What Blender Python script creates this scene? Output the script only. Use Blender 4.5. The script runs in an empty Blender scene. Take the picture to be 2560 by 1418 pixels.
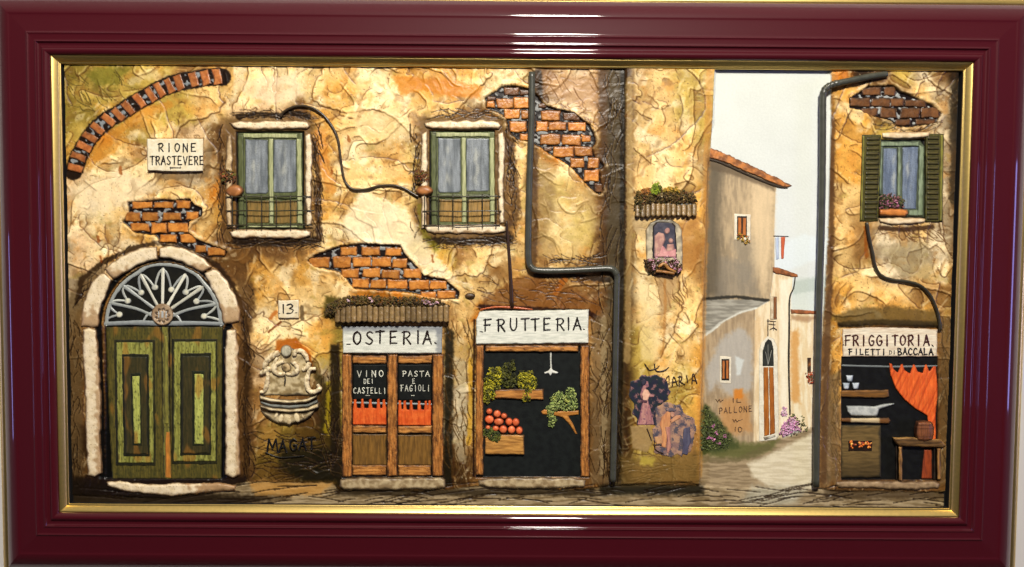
import bpy, math
import numpy as np
from mathutils import Matrix, Vector

# ------------------------------------------------------------------ camera, light, exposure
S = 0.0004                     # metres per pixel of the photograph on the picture's plane
F = 1849.0                     # focal length in photo pixels (photo 2560 wide)
CAM = (-0.002591, -0.738672, 0.038053)
PIT, YAW, ROL = -0.04301, -0.003948, -0.006823
W2, H2 = 1140.0, 570.86        # half size of the gold liner's outer rectangle, in S
PB = 26.0                      # picture surface lies this far behind the liner's edge

def rotm(p, y, r):
    cp, sp, cy, sy, cr, sr = math.cos(p), math.sin(p), math.cos(y), math.sin(y), math.cos(r), math.sin(r)
    Rx = np.array([[1, 0, 0], [0, cp, -sp], [0, sp, cp]])
    Rz = np.array([[cy, -sy, 0], [sy, cy, 0], [0, 0, 1]])
    Ry = np.array([[cr, 0, sr], [0, 1, 0], [-sr, 0, cr]])
    return Rz @ Rx @ Ry
MC = rotm(PIT, YAW, ROL)
sc = bpy.context.scene
col = sc.collection
cam = bpy.data.cameras.new('camera')
cam.sensor_width = 36.0
cam.lens = 36.0 * F / 2560.0
cam.clip_start = 0.02
cam.clip_end = 50
co = bpy.data.objects.new('camera', cam)
col.objects.link(co)
mw = Matrix.Identity(4)
for i in range(3):
    mw[i][0], mw[i][1], mw[i][2], mw[i][3] = MC[i, 0], MC[i, 2], -MC[i, 1], CAM[i]
co.matrix_world = mw
sc.camera = co

w = bpy.data.worlds.new('World')
sc.world = w
w.use_nodes = True
nt = w.node_tree
bg = nt.nodes['Background']
tc = nt.nodes.new('ShaderNodeTexCoord')
sx = nt.nodes.new('ShaderNodeSeparateXYZ')
nt.links.new(tc.outputs['Generated'], sx.inputs[0])
def mth(op, a, b=None, v=None):
    n = nt.nodes.new('ShaderNodeMath'); n.operation = op
    nt.links.new(a, n.inputs[0])
    if b is not None: nt.links.new(b, n.inputs[1])
    elif v is not None: n.inputs[1].default_value = v
    return n.outputs[0]
up = mth('MAXIMUM', sx.outputs['Z'], v=0.0)          # pale ceiling, lit side walls, dim depth of the room
lum_ = mth('ADD', mth('ADD', mth('MULTIPLY', mth('MULTIPLY', up, up), v=0.75), mth('MULTIPLY', mth('POWER', mth('ABSOLUTE', sx.outputs['X']), v=4.0), v=0.22)), v=0.045)
mx_ = nt.nodes.new('ShaderNodeVectorMath'); mx_.operation = 'SCALE'
mx_.inputs[0].default_value = (1.0, 0.90, 0.80)
nt.links.new(lum_, mx_.inputs['Scale'])
nt.links.new(mx_.outputs[0], bg.inputs[0])
bg.inputs[1].default_value = 0.62

def lamp(name, kind, loc, to, power, colr, size, size_y=None):
    l = bpy.data.lights.new(name, 'AREA')
    l.shape = 'DISK' if kind == 'disk' else 'RECTANGLE'
    l.size = size
    if kind != 'disk':
        l.size_y = size_y
    l.energy = power
    l.color = colr
    o = bpy.data.objects.new(name, l)
    col.objects.link(o)
    o.location = loc
    o.rotation_euler = (Vector(to) - Vector(loc)).to_track_quat('-Z', 'Y').to_euler()
    return o
lamp('ceiling_lamp', 'disk', (0.13, -1.32, 1.08), (0, 0, 0), 46, (1.0, 0.94, 0.84), 0.25)
lamp('window_light_right', 'rect', (3.3, -1.25, -0.1), (0, 0, 0), 16, (0.36, 0.36, 1.0), 0.5, 1.1)
lamp('window_light_left', 'rect', (-3.3, -1.2, -0.35), (0, 0, 0), 6, (0.36, 0.36, 1.0), 0.22, 0.9)
sc.view_settings.view_transform = 'Standard'
sc.view_settings.look = 'None'
sc.view_settings.exposure = 0.0
sc.view_settings.gamma = 1.0

# ------------------------------------------------------------------ measuring
def P(px, py, h):
    """Point h pixels proud of the picture's ground, seen at photo position px, py."""
    px = np.asarray(px, float); py = np.asarray(py, float); h = np.asarray(h, float)
    px, py, h = np.broadcast_arrays(px, py, h)
    d = np.stack([(px - 1280) / F, np.ones_like(px), -(py - 709) / F], -1) @ MC.T
    yy = (PB - h) * S
    t = (yy - CAM[1]) / d[..., 1]
    return np.array(CAM) + d * t[..., None]

def proj(Q):
    d = (Q - np.array(CAM)) @ MC
    return 1280 + F * d[..., 0] / d[..., 1], 709 - F * d[..., 2] / d[..., 1]

# ------------------------------------------------------------------ noise
_r = np.random.RandomState(7)
_GA = _r.rand(256, 256) * 2 * np.pi
_GX, _GY = np.cos(_GA), np.sin(_GA)
rnd = np.random.RandomState(11)

def gn(x, y, s=0):
    x = np.asarray(x, float) + s * 37.31; y = np.asarray(y, float) + s * 17.77
    xi = np.floor(x); yi = np.floor(y)
    fx = x - xi; fy = y - yi
    xi = xi.astype(int); yi = yi.astype(int)
    u = fx * fx * fx * (fx * (fx * 6 - 15) + 10); v = fy * fy * fy * (fy * (fy * 6 - 15) + 10)
    def g(i, j, dx, dy):
        a = (xi + i) & 255; b = (yi + j) & 255
        return _GX[a, b] * dx + _GY[a, b] * dy
    n0 = g(0, 0, fx, fy) * (1 - u) + g(1, 0, fx - 1, fy) * u
    n1 = g(0, 1, fx, fy - 1) * (1 - u) + g(1, 1, fx - 1, fy - 1) * u
    return (n0 * (1 - v) + n1 * v) * 1.5

def fbm(x, y, s=0, o=4):
    r = 0; a = 0.5; k = 1.0
    for i in range(o):
        r = r + a * gn(x * k, y * k, s + i * 3); a *= 0.5; k *= 2.03
    return r * 1.2

def ss(a, b, x):
    t = np.clip((x - a) / (b - a), 0, 1)
    return t * t * (3 - 2 * t)

def c3(c):
    return np.array(c, float) / 255.0

def lin(c):
    c = np.clip(c, 0, 1)
    return np.where(c <= 0.04045, c / 12.92, ((c + 0.055) / 1.055) ** 2.4)

def segd(x, y, pts):
    """distance to a polyline"""
    d = np.full(x.shape, 1e9)
    for (ax, ay), (bx, by) in zip(pts[:-1], pts[1:]):
        ex, ey = bx - ax, by - ay
        L = ex * ex + ey * ey + 1e-9
        t = np.clip(((x - ax) * ex + (y - ay) * ey) / L, 0, 1)
        d = np.minimum(d, (x - ax - t * ex) ** 2 + (y - ay - t * ey) ** 2)
    return np.sqrt(d)

def sdp(x, y, pts):
    """signed distance to a polygon, negative inside"""
    pts = [tuple(p) for p in pts]
    d = segd(x, y, pts + [pts[0]])
    ins = np.zeros(x.shape, bool)
    for (ax, ay), (bx, by) in zip(pts, pts[1:] + [pts[0]]):
        if ay == by:
            continue
        c = (ay > y) != (by > y)
        ins ^= c & (x < (bx - ax) * (y - ay) / (by - ay) + ax)
    return np.where(ins, -d, d)

def rect(x0, y0, x1, y1):
    return [(x0, y0), (x1, y0), (x1, y1), (x0, y1)]

def ell(cx, cy, rx, ry, n=20, a=0):
    ca, sa = math.cos(a), math.sin(a)
    return [(cx + rx * math.cos(t) * ca - ry * math.sin(t) * sa, cy + rx * math.cos(t) * sa + ry * math.sin(t) * ca)
            for t in (2 * math.pi * i / n for i in range(n))]

def cat(pts, n=6):
    """Catmull-Rom through points"""
    p = [np.array(q, float) for q in pts]
    p = [2 * p[0] - p[1]] + p + [2 * p[-1] - p[-2]]
    out = []
    for i in range(1, len(p) - 2):
        for k in range(n):
            t = k / n
            out.append(0.5 * (2 * p[i] + (p[i + 1] - p[i - 1]) * t + (2 * p[i - 1] - 5 * p[i] + 4 * p[i + 1] - p[i + 2]) * t * t
                              + (3 * p[i] - p[i - 1] - 3 * p[i + 1] + p[i + 2]) * t ** 3))
    out.append(p[-2])
    return out

# ------------------------------------------------------------------ materials
def mat(name, base=None, attr=False, rough=0.5, metal=0.0, coat=0.0, spec=0.5, bumps=(), var=0.0, vscale=(1, 1, 1), vs=900, coat_rough=0.05):
    m = bpy.data.materials.new(name)
    m.use_nodes = True
    t = m.node_tree
    b = t.nodes['Principled BSDF']
    b.inputs['Roughness'].default_value = rough
    b.inputs['Metallic'].default_value = metal
    b.inputs['Coat Weight'].default_value = coat
    b.inputs['Coat Roughness'].default_value = coat_rough
    b.inputs['Specular IOR Level'].default_value = spec
    tc = t.nodes.new('ShaderNodeTexCoord')
    mp = t.nodes.new('ShaderNodeMapping')
    mp.inputs['Scale'].default_value = vscale
    t.links.new(tc.outputs['Object'], mp.inputs[0])
    if attr:
        a = t.nodes.new('ShaderNodeAttribute')
        a.attribute_name = 'paint'
        src = a.outputs['Color']
    else:
        a = t.nodes.new('ShaderNodeRGB')
        a.outputs[0].default_value = (*lin(c3(base)), 1)
        src = a.outputs[0]
    if var:
        n = t.nodes.new('ShaderNodeTexNoise')
        n.inputs['Scale'].default_value = vs
        n.inputs['Detail'].default_value = 5
        t.links.new(mp.outputs[0], n.inputs['Vector'])
        r = t.nodes.new('ShaderNodeMapRange')
        r.inputs[1].default_value = 0.3; r.inputs[2].default_value = 0.7
        r.inputs[3].default_value = 1 - var; r.inputs[4].default_value = 1 + var * 0.7
        t.links.new(n.outputs['Fac'], r.inputs[0])
        x = t.nodes.new('ShaderNodeVectorMath')
        x.operation = 'SCALE'
        t.links.new(src, x.inputs[0]); t.links.new(r.outputs[0], x.inputs['Scale'])
        src = x.outputs[0]
    t.links.new(src, b.inputs['Base Color'])
    prev = None
    for (sc_, st, di) in bumps:
        n = t.nodes.new('ShaderNodeTexNoise')
        n.inputs['Scale'].default_value = sc_
        n.inputs['Detail'].default_value = 4
        t.links.new(mp.outputs[0], n.inputs['Vector'])
        u = t.nodes.new('ShaderNodeBump')
        u.inputs['Strength'].default_value = st
        u.inputs['Distance'].default_value = di
        t.links.new(n.outputs['Fac'], u.inputs['Height'])
        if prev:
            t.links.new(prev.outputs[0], u.inputs['Normal'])
        prev = u
    if prev:
        t.links.new(prev.outputs[0], b.inputs['Normal'])
    return m

M = {
    'plaster': mat('varnished_plaster', attr=True, rough=0.4, spec=0.3, bumps=((170, 0.15, 0.0010), (900, 0.2, 0.0003)), var=0.09, vs=500),
    'flat': mat('painted_board', attr=True, rough=0.55, spec=0.2, bumps=((500, 0.25, 0.0004),), var=0.05, vs=500),
    'stone': mat('modelled_stone', attr=True, rough=0.42, spec=0.45, bumps=((90, 0.12, 0.0008),), var=0.03, vs=200),
    'brick': mat('painted_brick', attr=True, rough=0.35, spec=0.5, bumps=((350, 0.5, 0.001), (1200, 0.3, 0.0003)), var=0.14, vs=500),
    'woodv': mat('upright_wood', attr=True, rough=0.45, spec=0.4, bumps=((420, 0.6, 0.0008),), var=0.22, vscale=(1, 1, 0.12), vs=650),
    'woodh': mat('level_wood', attr=True, rough=0.45, spec=0.4, bumps=((420, 0.6, 0.0008),), var=0.22, vscale=(0.12, 1, 1), vs=650),
    'glass': mat('painted_pane', attr=True, rough=0.3, spec=0.5, bumps=((900, 0.2, 0.0003),), var=0.16, vs=1100),
    'pipe': mat('grey_pipe', attr=True, rough=0.33, spec=0.5, bumps=((600, 0.15, 0.0003),), var=0.12, vscale=(1, 1, 0.3), vs=300),
    'ink': mat('black_brush_paint', attr=True, rough=0.4, spec=0.4, var=0.15),
    'leaf': mat('painted_foliage', attr=True, rough=0.6, spec=0.3, var=0.2),
    'maroon': mat('maroon_lacquer', base=(66, 8, 20), rough=0.5, coat=1.0, spec=0.10, coat_rough=0.05, var=0.05, vs=1500, bumps=((30, 0.02, 0.001),)),
    'gold': mat('gold_leaf', base=(244, 212, 130), rough=0.34, metal=1.0, var=0.07, vs=300, bumps=((200, 0.05, 0.0004),)),
    'black': mat('black_backing', base=(14, 11, 10), rough=0.7),
    'wall': mat('room_wall_paint', base=(196, 192, 188), rough=0.9, bumps=((300, 0.2, 0.0005),)),
}

# ------------------------------------------------------------------ objects
ORG = {}
def link(name, me, parent, m, label=None, kind=None, smooth=True, center=None):
    o = bpy.data.objects.new(name, me)
    col.objects.link(o)
    me.materials.append(M[m] if isinstance(m, str) else m)
    if smooth:
        me.polygons.foreach_set('use_smooth', [True] * len(me.polygons))
    c = center if center is not None else np.zeros(3)
    pw = np.zeros(3)
    if parent is not None:
        o.parent = parent
        pw = ORG[parent.name]
    o.location = tuple(c - pw)
    ORG[o.name] = np.array(c, float)
    if label: o['label'] = label
    if kind: o['kind'] = kind
    return o

def mesh(name, V, Fq, parent, m, C=None, label=None, kind=None, smooth=True):
    V = np.asarray(V, float)
    c = V.mean(0)
    me = bpy.data.meshes.new(name)
    V = V - c
    if isinstance(Fq, np.ndarray):
        n, k = Fq.shape
        me.vertices.add(len(V)); me.vertices.foreach_set('co', V.ravel().astype(np.float32))
        me.loops.add(n * k); me.loops.foreach_set('vertex_index', Fq.ravel().astype(np.int32))
        me.polygons.add(n)
        me.polygons.foreach_set('loop_start', np.arange(0, n * k, k, dtype=np.int32))
        me.polygons.foreach_set('loop_total', np.full(n, k, dtype=np.int32))
        me.update(calc_edges=True)
    else:
        me.from_pydata([tuple(v) for v in V], [], Fq)
    if C is not None:
        a = me.attributes.new('paint', 'FLOAT_COLOR', 'POINT')
        rgba = np.ones((len(V), 4), np.float32)
        rgba[:, :3] = lin(C)
        a.data.foreach_set('color', rgba.ravel())
    return link(name, me, parent, m, label, kind, smooth, c)

def empty(name, c, parent=None, label=None, cat_=None, group=None):
    o = bpy.data.objects.new(name, None)
    o.empty_display_size = 0.01
    col.objects.link(o)
    pw = np.zeros(3)
    if parent is not None:
        o.parent = parent; pw = ORG[parent.name]
    o.location = tuple(np.array(c) - pw)
    ORG[o.name] = np.array(c, float)
    if label: o['label'] = label
    if cat_: o['category'] = cat_
    if group: o['group'] = group
    return o

def part(name, parent, px, py, h=8, label=None):
    return empty(name, P(px, py, h), parent, label)

def tint(x, y, sd, c, seed, g='n', gs=1.0):
    """hand-painted colour: c = (main, alt, edge, edge width, strength)"""
    main, alt, edge, ew, es = c
    if g == 'v': n = fbm(x / 5 / gs, y / 45 / gs, seed, 3); n2 = gn(x / 2.2, y / 22, seed + 5)
    elif g == 'h': n = fbm(x / 45 / gs, y / 5 / gs, seed, 3); n2 = gn(x / 22, y / 2.2, seed + 5)
    else: n = fbm(x / 16 / gs, y / 16 / gs, seed, 3); n2 = gn(x / 4, y / 4, seed + 5)
    k = ss(-0.25, 0.35, n)[:, None]
    C = c3(main) * (1 - k) + c3(alt) * k
    C = C * (1 + (0.10 if g != 'n' else 0.04) * n2[:, None])
    e = (1 - ss(0, ew, -sd + ew * 0.5 * gn(x / 18, y / 18, seed + 9)))[:, None] * es
    return C * (1 - e) + c3(edge) * e

def blob(name, poly, h0, h1, c, parent, m='stone', edge=3, wob=1.0, dome=0.0, g='n', step=2.0, rough=0.5, label=None, seed=None,
         paint=None, shape=None, kind=None, gs=1.0):
    """a piece of relief with the given outline: rises from h0 to h1 over `edge` pixels, dome adds a bulge"""
    seed = rnd.randint(0, 90) if seed is None else seed
    xs = [p[0] for p in poly]; ys = [p[1] for p in poly]
    x0, x1, y0, y1 = min(xs) - 4, max(xs) + 4, min(ys) - 4, max(ys) + 4
    nx = max(4, int((x1 - x0) / step) + 1); ny = max(4, int((y1 - y0) / step) + 1)
    X, Y = np.meshgrid(np.linspace(x0, x1, nx), np.linspace(y0, y1, ny))
    sd = sdp(X, Y, poly) + wob * (gn(X / 20, Y / 20, seed) + (0.6 if m == 'brick' else 0.2) * gn(X / 6, Y / 6, seed + 2))
    # snap near vertices onto the outline for a clean edge
    gy, gx = np.gradient(sd, (y1 - y0) / (ny - 1), (x1 - x0) / (nx - 1))
    gl = np.maximum(np.hypot(gx, gy), 0.3)
    snap = (sd > 0) & (sd < step * 1.5)
    X = np.where(snap, X - gx / gl / gl * sd, X); Y = np.where(snap, Y - gy / gl / gl * sd, Y)
    sdc = np.where(snap, 0, sd)
    t = np.clip(-sdc / edge, 0, 1)
    h = h0 + (h1 - h0) * np.sqrt(np.clip(1 - (1 - t) ** 2, 0, 1))
    if dome:
        mx = max(1.0, float((-sd).max()))
        h = h + dome * np.sqrt(np.clip(1 - (1 - np.clip(-sdc / mx, 0, 1)) ** 2, 0, 1))
    h = h + rough * ss(0, 3, -sdc) * fbm(X / 18, Y / 18, seed + 4, 2)
    if shape is not None: h = h + shape(X, Y, -sdc)
    keep = sd < step * 1.5
    fm = keep[:-1, :-1] & keep[1:, :-1] & keep[:-1, 1:] & keep[1:, 1:]
    ins = (sd < 0)
    fm &= ins[:-1, :-1] | ins[1:, :-1] | ins[:-1, 1:] | ins[1:, 1:]
    idx = np.arange(nx * ny).reshape(ny, nx)
    q = np.stack([idx[:-1, :-1][fm], idx[1:, :-1][fm], idx[1:, 1:][fm], idx[:-1, 1:][fm]], 1)
    used = np.unique(q)
    remap = -np.ones(nx * ny, int); remap[used] = np.arange(len(used))
    q = remap[q]
    x = X.ravel()[used]; y = Y.ravel()[used]; s_ = sdc.ravel()[used]; hh = h.ravel()[used]
    C = tint(x, y, s_, c, seed, g, gs)
    if paint is not None: C = paint(x, y, s_, C)
    V = P(x, y, hh)
    # skirt down to the base so that the piece has real thickness
    e = np.sort(np.concatenate([q[:, [0, 1]], q[:, [1, 2]], q[:, [2, 3]], q[:, [3, 0]]]), axis=1)
    full = np.concatenate([q[:, [0, 1]], q[:, [1, 2]], q[:, [2, 3]], q[:, [3, 0]]])
    u, inv, cnt = np.unique(e, axis=0, return_inverse=True, return_counts=True)
    bd = full[cnt[inv.ravel()] == 1]
    n0 = len(V)
    bv = np.unique(bd)
    mp_ = -np.ones(n0, int); mp_[bv] = n0 + np.arange(len(bv))
    V2 = V[bv].copy(); V2[:, 1] += max(3.0, h0 * 0.6) * S
    V = np.concatenate([V, V2]); C = np.concatenate([C, C[bv]])
    sk = np.stack([bd[:, 1], bd[:, 0], mp_[bd[:, 0]], mp_[bd[:, 1]]], 1)
    q = np.concatenate([q, sk])
    return mesh(name, V, q, parent, m, C, label, kind)

def ribbon(name, strokes, h, c, parent, m='ink', wd=2.2, dome=0.8, label=None, kind=None, jit=0.25):
    """brush strokes: each a list of (x, y) or (x, y, width)"""
    V = []; Fq = []; C = []
    for st in strokes:
        ws = [p[2] if len(p) > 2 else wd for p in st]
        pts = [(p[0], p[1]) for p in st]
        if len(pts) == 2:
            a, b = pts
            pts = [a, ((a[0] + b[0]) / 2 + rnd.uniform(-jit, jit), (a[1] + b[1]) / 2 + rnd.uniform(-jit, jit)), b]
            ws = [ws[0], sum(ws) / 2, ws[1]]
        cp = np.array(cat(pts, 4)); n = len(cp)
        wv = np.interp(np.linspace(0, 1, n), np.linspace(0, 1, len(ws)), ws) * (0.9 + 0.22 * rnd.rand(n))
        tg = np.gradient(cp, axis=0); tg /= np.maximum(np.linalg.norm(tg, axis=1), 1e-6)[:, None]
        cp = np.vstack([cp[0] - tg[0] * wv[0] * 0.45, cp, cp[-1] + tg[-1] * wv[-1] * 0.45])
        wv = np.concatenate([[wv[0] * 0.5], wv, [wv[-1] * 0.45]]); tg = np.vstack([tg[0], tg, tg[-1]])
        nr = np.stack([-tg[:, 1], tg[:, 0]], 1)
        b0 = len(V)
        sh = 0.85 + 0.3 * rnd.rand()
        for k in range(n + 2):
            for s_, hh in ((-0.5, -0.6), (-0.4, dome * 0.6), (0, dome), (0.4, dome * 0.6), (0.5, -0.6)):
                q = cp[k] + nr[k] * s_ * wv[k]
                V.append((q[0], q[1], h + hh))
                C.append(c3(c) * sh)
        for k in range(n + 1):
            for j in range(4):
                a = b0 + k * 5 + j
                Fq.append((a, a + 1, a + 6, a + 5))
        Fq.append(tuple(b0 + j for j in range(5))); Fq.append(tuple(b0 + (n + 1) * 5 + 4 - j for j in range(5)))
    V = np.array(V)
    return mesh(name, P(V[:, 0], V[:, 1], V[:, 2]), Fq, parent, m, np.array(C), label, kind)

def tube(name, pts, r, h, c, parent, m='pipe', n=10, seg=6, label=None, lump=0.0, taper=None, kind=None, rings=()):
    """a round bar along photo points, its axis h above the ground; pts may carry their own h as a third value"""
    p3 = np.array([(p[0], p[1], p[2] if len(p) > 2 else h) for p in pts], float)
    cp = np.array(cat(p3, seg)); k = len(cp)
    W = P(cp[:, 0], cp[:, 1], cp[:, 2])
    tg = np.gradient(W, axis=0); tg /= np.maximum(np.linalg.norm(tg, axis=1), 1e-9)[:, None]
    up = np.array([0, -1.0, 0])
    sd = np.cross(tg, up); sd /= np.maximum(np.linalg.norm(sd, axis=1), 1e-9)[:, None]
    nn = np.cross(sd, tg)
    rr = np.full(k, float(r)) if taper is None else np.interp(np.linspace(0, 1, k), np.linspace(0, 1, len(taper)), taper)
    if lump: rr = rr * (1 + lump * gn(cp[:, 0] / 9, cp[:, 1] / 9, rnd.randint(50)))
    for (ra, rb, cnt) in rings:      # corrugated bend between two fractions of the length
        f = np.linspace(0, 1, k)
        rr = rr * np.where((f > ra) & (f < rb), 1.06 + 0.09 * np.cos(f * cnt * 2 * np.pi), 1)
    a = np.linspace(0, 2 * np.pi, n, endpoint=False)
    V = (W[:, None, :] + S * rr[:, None, None] * (np.cos(a)[None, :, None] * sd[:, None, :] + np.sin(a)[None, :, None] * nn[:, None, :])).reshape(-1, 3)
    Fq = []
    for i in range(k - 1):
        for j in range(n):
            Fq.append((i * n + j, i * n + (j + 1) % n, (i + 1) * n + (j + 1) % n, (i + 1) * n + j))
    Fq.append(tuple(range(n))[::-1]); Fq.append(tuple((k - 1) * n + j for j in range(n)))
    _m = (ss(0.0, 0.35, gn(V[:, 0] / S / 7, V[:, 2] / S / 7, 5)) * (0.55 if m == 'stone' else 0.0))[:, None]
    C = (np.tile(c3(c), (len(V), 1)) * (1 - _m) + c3((112, 88, 54)) * _m) * (1 + 0.12 * gn(np.repeat(cp[:, 0], n) / 14, np.repeat(cp[:, 1], n) / 14, 3)[:, None])
    return mesh(name, V, Fq, parent, m, C, label, kind)

def tuft(name, poly, h0, h1, n, cols, parent, size=4, label=None, kind=None):
    """foliage: leaf-sized bent faces spread through the volume over an outline"""
    xs = [p[0] for p in poly]; ys = [p[1] for p in poly]
    pts = []
    while len(pts) < n:
        x = rnd.uniform(min(xs), max(xs), n * 2); y = rnd.uniform(min(ys), max(ys), n * 2)
        sd = sdp(x, y, poly) + 4 * gn(x / 8, y / 8, 4)
        for i in np.nonzero(sd < 0)[0]:
            pts.append((x[i], y[i], -sd[i]))
            if len(pts) >= n: break
    V = []; Fq = []; C = []
    mx = max(p[2] for p in pts)
    for x, y, d in pts:
        hh = h0 + (h1 - h0) * math.sqrt(min(1, d / mx * 1.6)) * rnd.uniform(0.35, 1.05)
        s_ = size * rnd.uniform(0.6, 1.3); a = rnd.uniform(0, 6.28); b = rnd.uniform(-1.0, 1.0)
        c0 = P(x, y, hh)
        ax = np.array([math.cos(a), b * 0.5, math.sin(a)]) * s_ * S
        ay = np.array([-math.sin(a), rnd.uniform(-0.8, 0.8), math.cos(a)]) * s_ * 0.55 * S
        nz = np.array([0, -0.35 * s_ * S, 0])
        k = len(V)
        V += [c0 - ax, c0 + ay, c0 + ax, c0 - ay, c0 + nz, c0 - nz]
        Fq += [(k, k + 1, k + 4), (k + 1, k + 2, k + 4), (k + 2, k + 3, k + 4), (k + 3, k, k + 4),
               (k + 1, k, k + 5), (k + 2, k + 1, k + 5), (k + 3, k + 2, k + 5), (k, k + 3, k + 5)]
        j = gn(np.array([x / 14]), np.array([y / 14]), 8)[0] * 1.2 + rnd.uniform(-0.5, 0.5)
        cc = c3(cols[int(np.clip((j * 0.5 + 0.5) * len(cols), 0, len(cols) - 1))]) * rnd.uniform(0.75, 1.2)
        C += [cc] * 6
    return mesh(name, np.array(V), Fq, parent, 'leaf', np.array(C), label, kind, smooth=False)

# brush lettering: strokes in a unit box, y down
FONT = {
 'A': [[(0, 1), (.28, .5), (.5, 0)], [(.5, 0), (.72, .5), (1, 1)], [(.2, .66), (.82, .62)]],
 'B': [[(.05, 0), (.08, 1)], [(.05, .02), (.6, .05), (.78, .24), (.5, .45), (.1, .5)], [(.1, .5), (.7, .55), (.92, .78), (.6, .97), (.08, 1)]],
 'C': [[(.9, .14), (.5, 0), (.12, .3), (.1, .7), (.45, 1), (.95, .86)]],
 'D': [[(.08, 0), (.1, 1)], [(.05, 0), (.6, .05), (.95, .45), (.7, .88), (.1, 1)]],
 'E': [[(.1, 0), (.1, 1)], [(.1, .02), (.85, 0)], [(.1, .5), (.7, .46)], [(.1, .98), (.9, .97)]],
 'F': [[(.15, 0), (.12, 1)], [(-.02, .06), (.9, 0)], [(.0, .5), (.75, .46)]],
 'G': [[(.9, .14), (.5, 0), (.12, .3), (.1, .7), (.45, 1), (.85, .85), (.9, .55), (.55, .55)]],
 'I': [[(.5, 0), (.5, 1)]],
 'L': [[(.12, 0), (.1, 1)], [(.1, .98), (.85, .95)]],
 'M': [[(0, 1), (.15, 0)], [(.15, 0), (.5, .7)], [(.5, .7), (.85, 0)], [(.85, 0), (1, 1)]],
 'N': [[(.08, 1), (.08, 0)], [(.08, 0), (.9, 1)], [(.9, 1), (.92, 0)]],
 'O': [[(.5, 0), (.12, .22), (.08, .7), (.45, 1), (.88, .75), (.9, .25), (.5, 0)]],
 'P': [[(.12, 0), (.12, 1)], [(-.02, .08), (.6, 0), (.92, .25), (.6, .5), (.12, .52)]],
 'R': [[(.15, 0), (.12, 1)], [(-.04, .08), (.65, 0), (.88, .25), (.55, .5), (.12, .52)], [(.4, .52), (.95, 1)]],
 'S': [[(.88, .1), (.5, 0), (.15, .22), (.45, .48), (.85, .72), (.55, 1), (.08, .9)]],
 'T': [[(.5, 0), (.5, 1)], [(0, .05), (1, 0)]],
 'U': [[(.1, 0), (.1, .7), (.45, 1), (.85, .75), (.9, 0)]],
 'V': [[(.05, 0), (.5, 1)], [(.5, 1), (.98, 0)]],
 'W': [[(0, .1), (.25, .9)], [(.25, .9), (.5, .2)], [(.5, .2), (.72, .9)], [(.72, .9), (1.1, .3)]],
 'Z': [[(.05, .03), (.9, .0)], [(.9, 0), (.08, 1)], [(.08, 1), (.95, .97)]],
 '1': [[(.5, 0), (.5, 1)]],
 '3': [[(.1, .08), (.6, 0), (.85, .22), (.4, .45)], [(.4, .45), (.92, .62), (.7, .95), (.1, 1)]],
 '-': [[(.1, .0), (.9, .0)]],
 '.': [[(.4, 1), (.55, 1)]],
}
def word(items, wd):
    """items: (char, left x, top y, width, height)"""
    st = []
    for ch, x, y, ww, hh in items:
        for s_ in FONT[ch]:
            st.append([(x + u * ww + rnd.uniform(-.3, .3), y + v * hh + rnd.uniform(-.3, .3), wd * 1.32 * rnd.uniform(0.8, 1.2)) for u, v in s_])
    return st
def line_of(txt, x0, x1, y, hh, wide=0.62, slope=0.0):
    """spread letters evenly between two x"""
    n = len(txt); out = []
    pitch = (x1 - x0) / n
    for i, ch in enumerate(txt):
        if ch == ' ': continue
        ww = pitch * wide * (0.5 if ch in 'I1' else 1)
        cx = x0 + pitch * (i + 0.5)
        out.append((ch, cx - ww / 2, y + slope * i + rnd.uniform(-.5, .5), ww, hh))
    return out

# ------------------------------------------------------------------ room wall
def quadmesh(name, pts, parent, m, **k):
    return mesh(name, np.array(pts, float), [tuple(range(len(pts)))], parent, m, smooth=False, **k)
yw = 62 * S
o = quadmesh('room_wall', [(-3, yw, -2), (3, yw, -2), (3, yw, 2), (-3, yw, 2)], None, 'wall', kind='structure')

# ------------------------------------------------------------------ picture frame
frame = empty('picture_frame', (0, 0, -(H2 + 150) * S), None,
              'wide glossy maroon moulded frame with a gold inner lip, hung on a pale wall', 'picture frame')
PROF = [(0, -1), (1, 2), (4.5, 6), (10, 8.6), (15, 7.4), (18, 4), (20.5, 1.4), (24, 0.8), (29, 1.6), (31, 4.6), (32.5, 6.2), (34.5, 5.2), (36, 4.2), (44, 4.4), (50, 4.8),
        (52, 6.0), (53.5, 6.2), (55, 4.6), (57, 3.0), (66, 2.4), (80, 1.5), (94, 0.9), (99, 0.9), (101.5, 1.5), (104, 1.5), (109, 0.6), (116, -1.6), (124, -5.4), (132, -10.4),
        (140, -16.6), (146, -22.5), (150, -27.5), (151, -30)]
GOLD_OUT = [(151, -31), (154, -29.5), (160, -31), (166, -34), (169, -40), (169, -61)]
LINER = [(-18.5, -14), (-17.6, -12.2), (-15.5, -11.4), (-13.8, -11.2), (-12.6, -9.6), (-9, -6.2), (-5, -3), (-2.6, -1.6), (-1.2, -1.2), (0, -1.4)]
INNERW = [(-18.5, -14), (-18.5, -30)]

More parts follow.
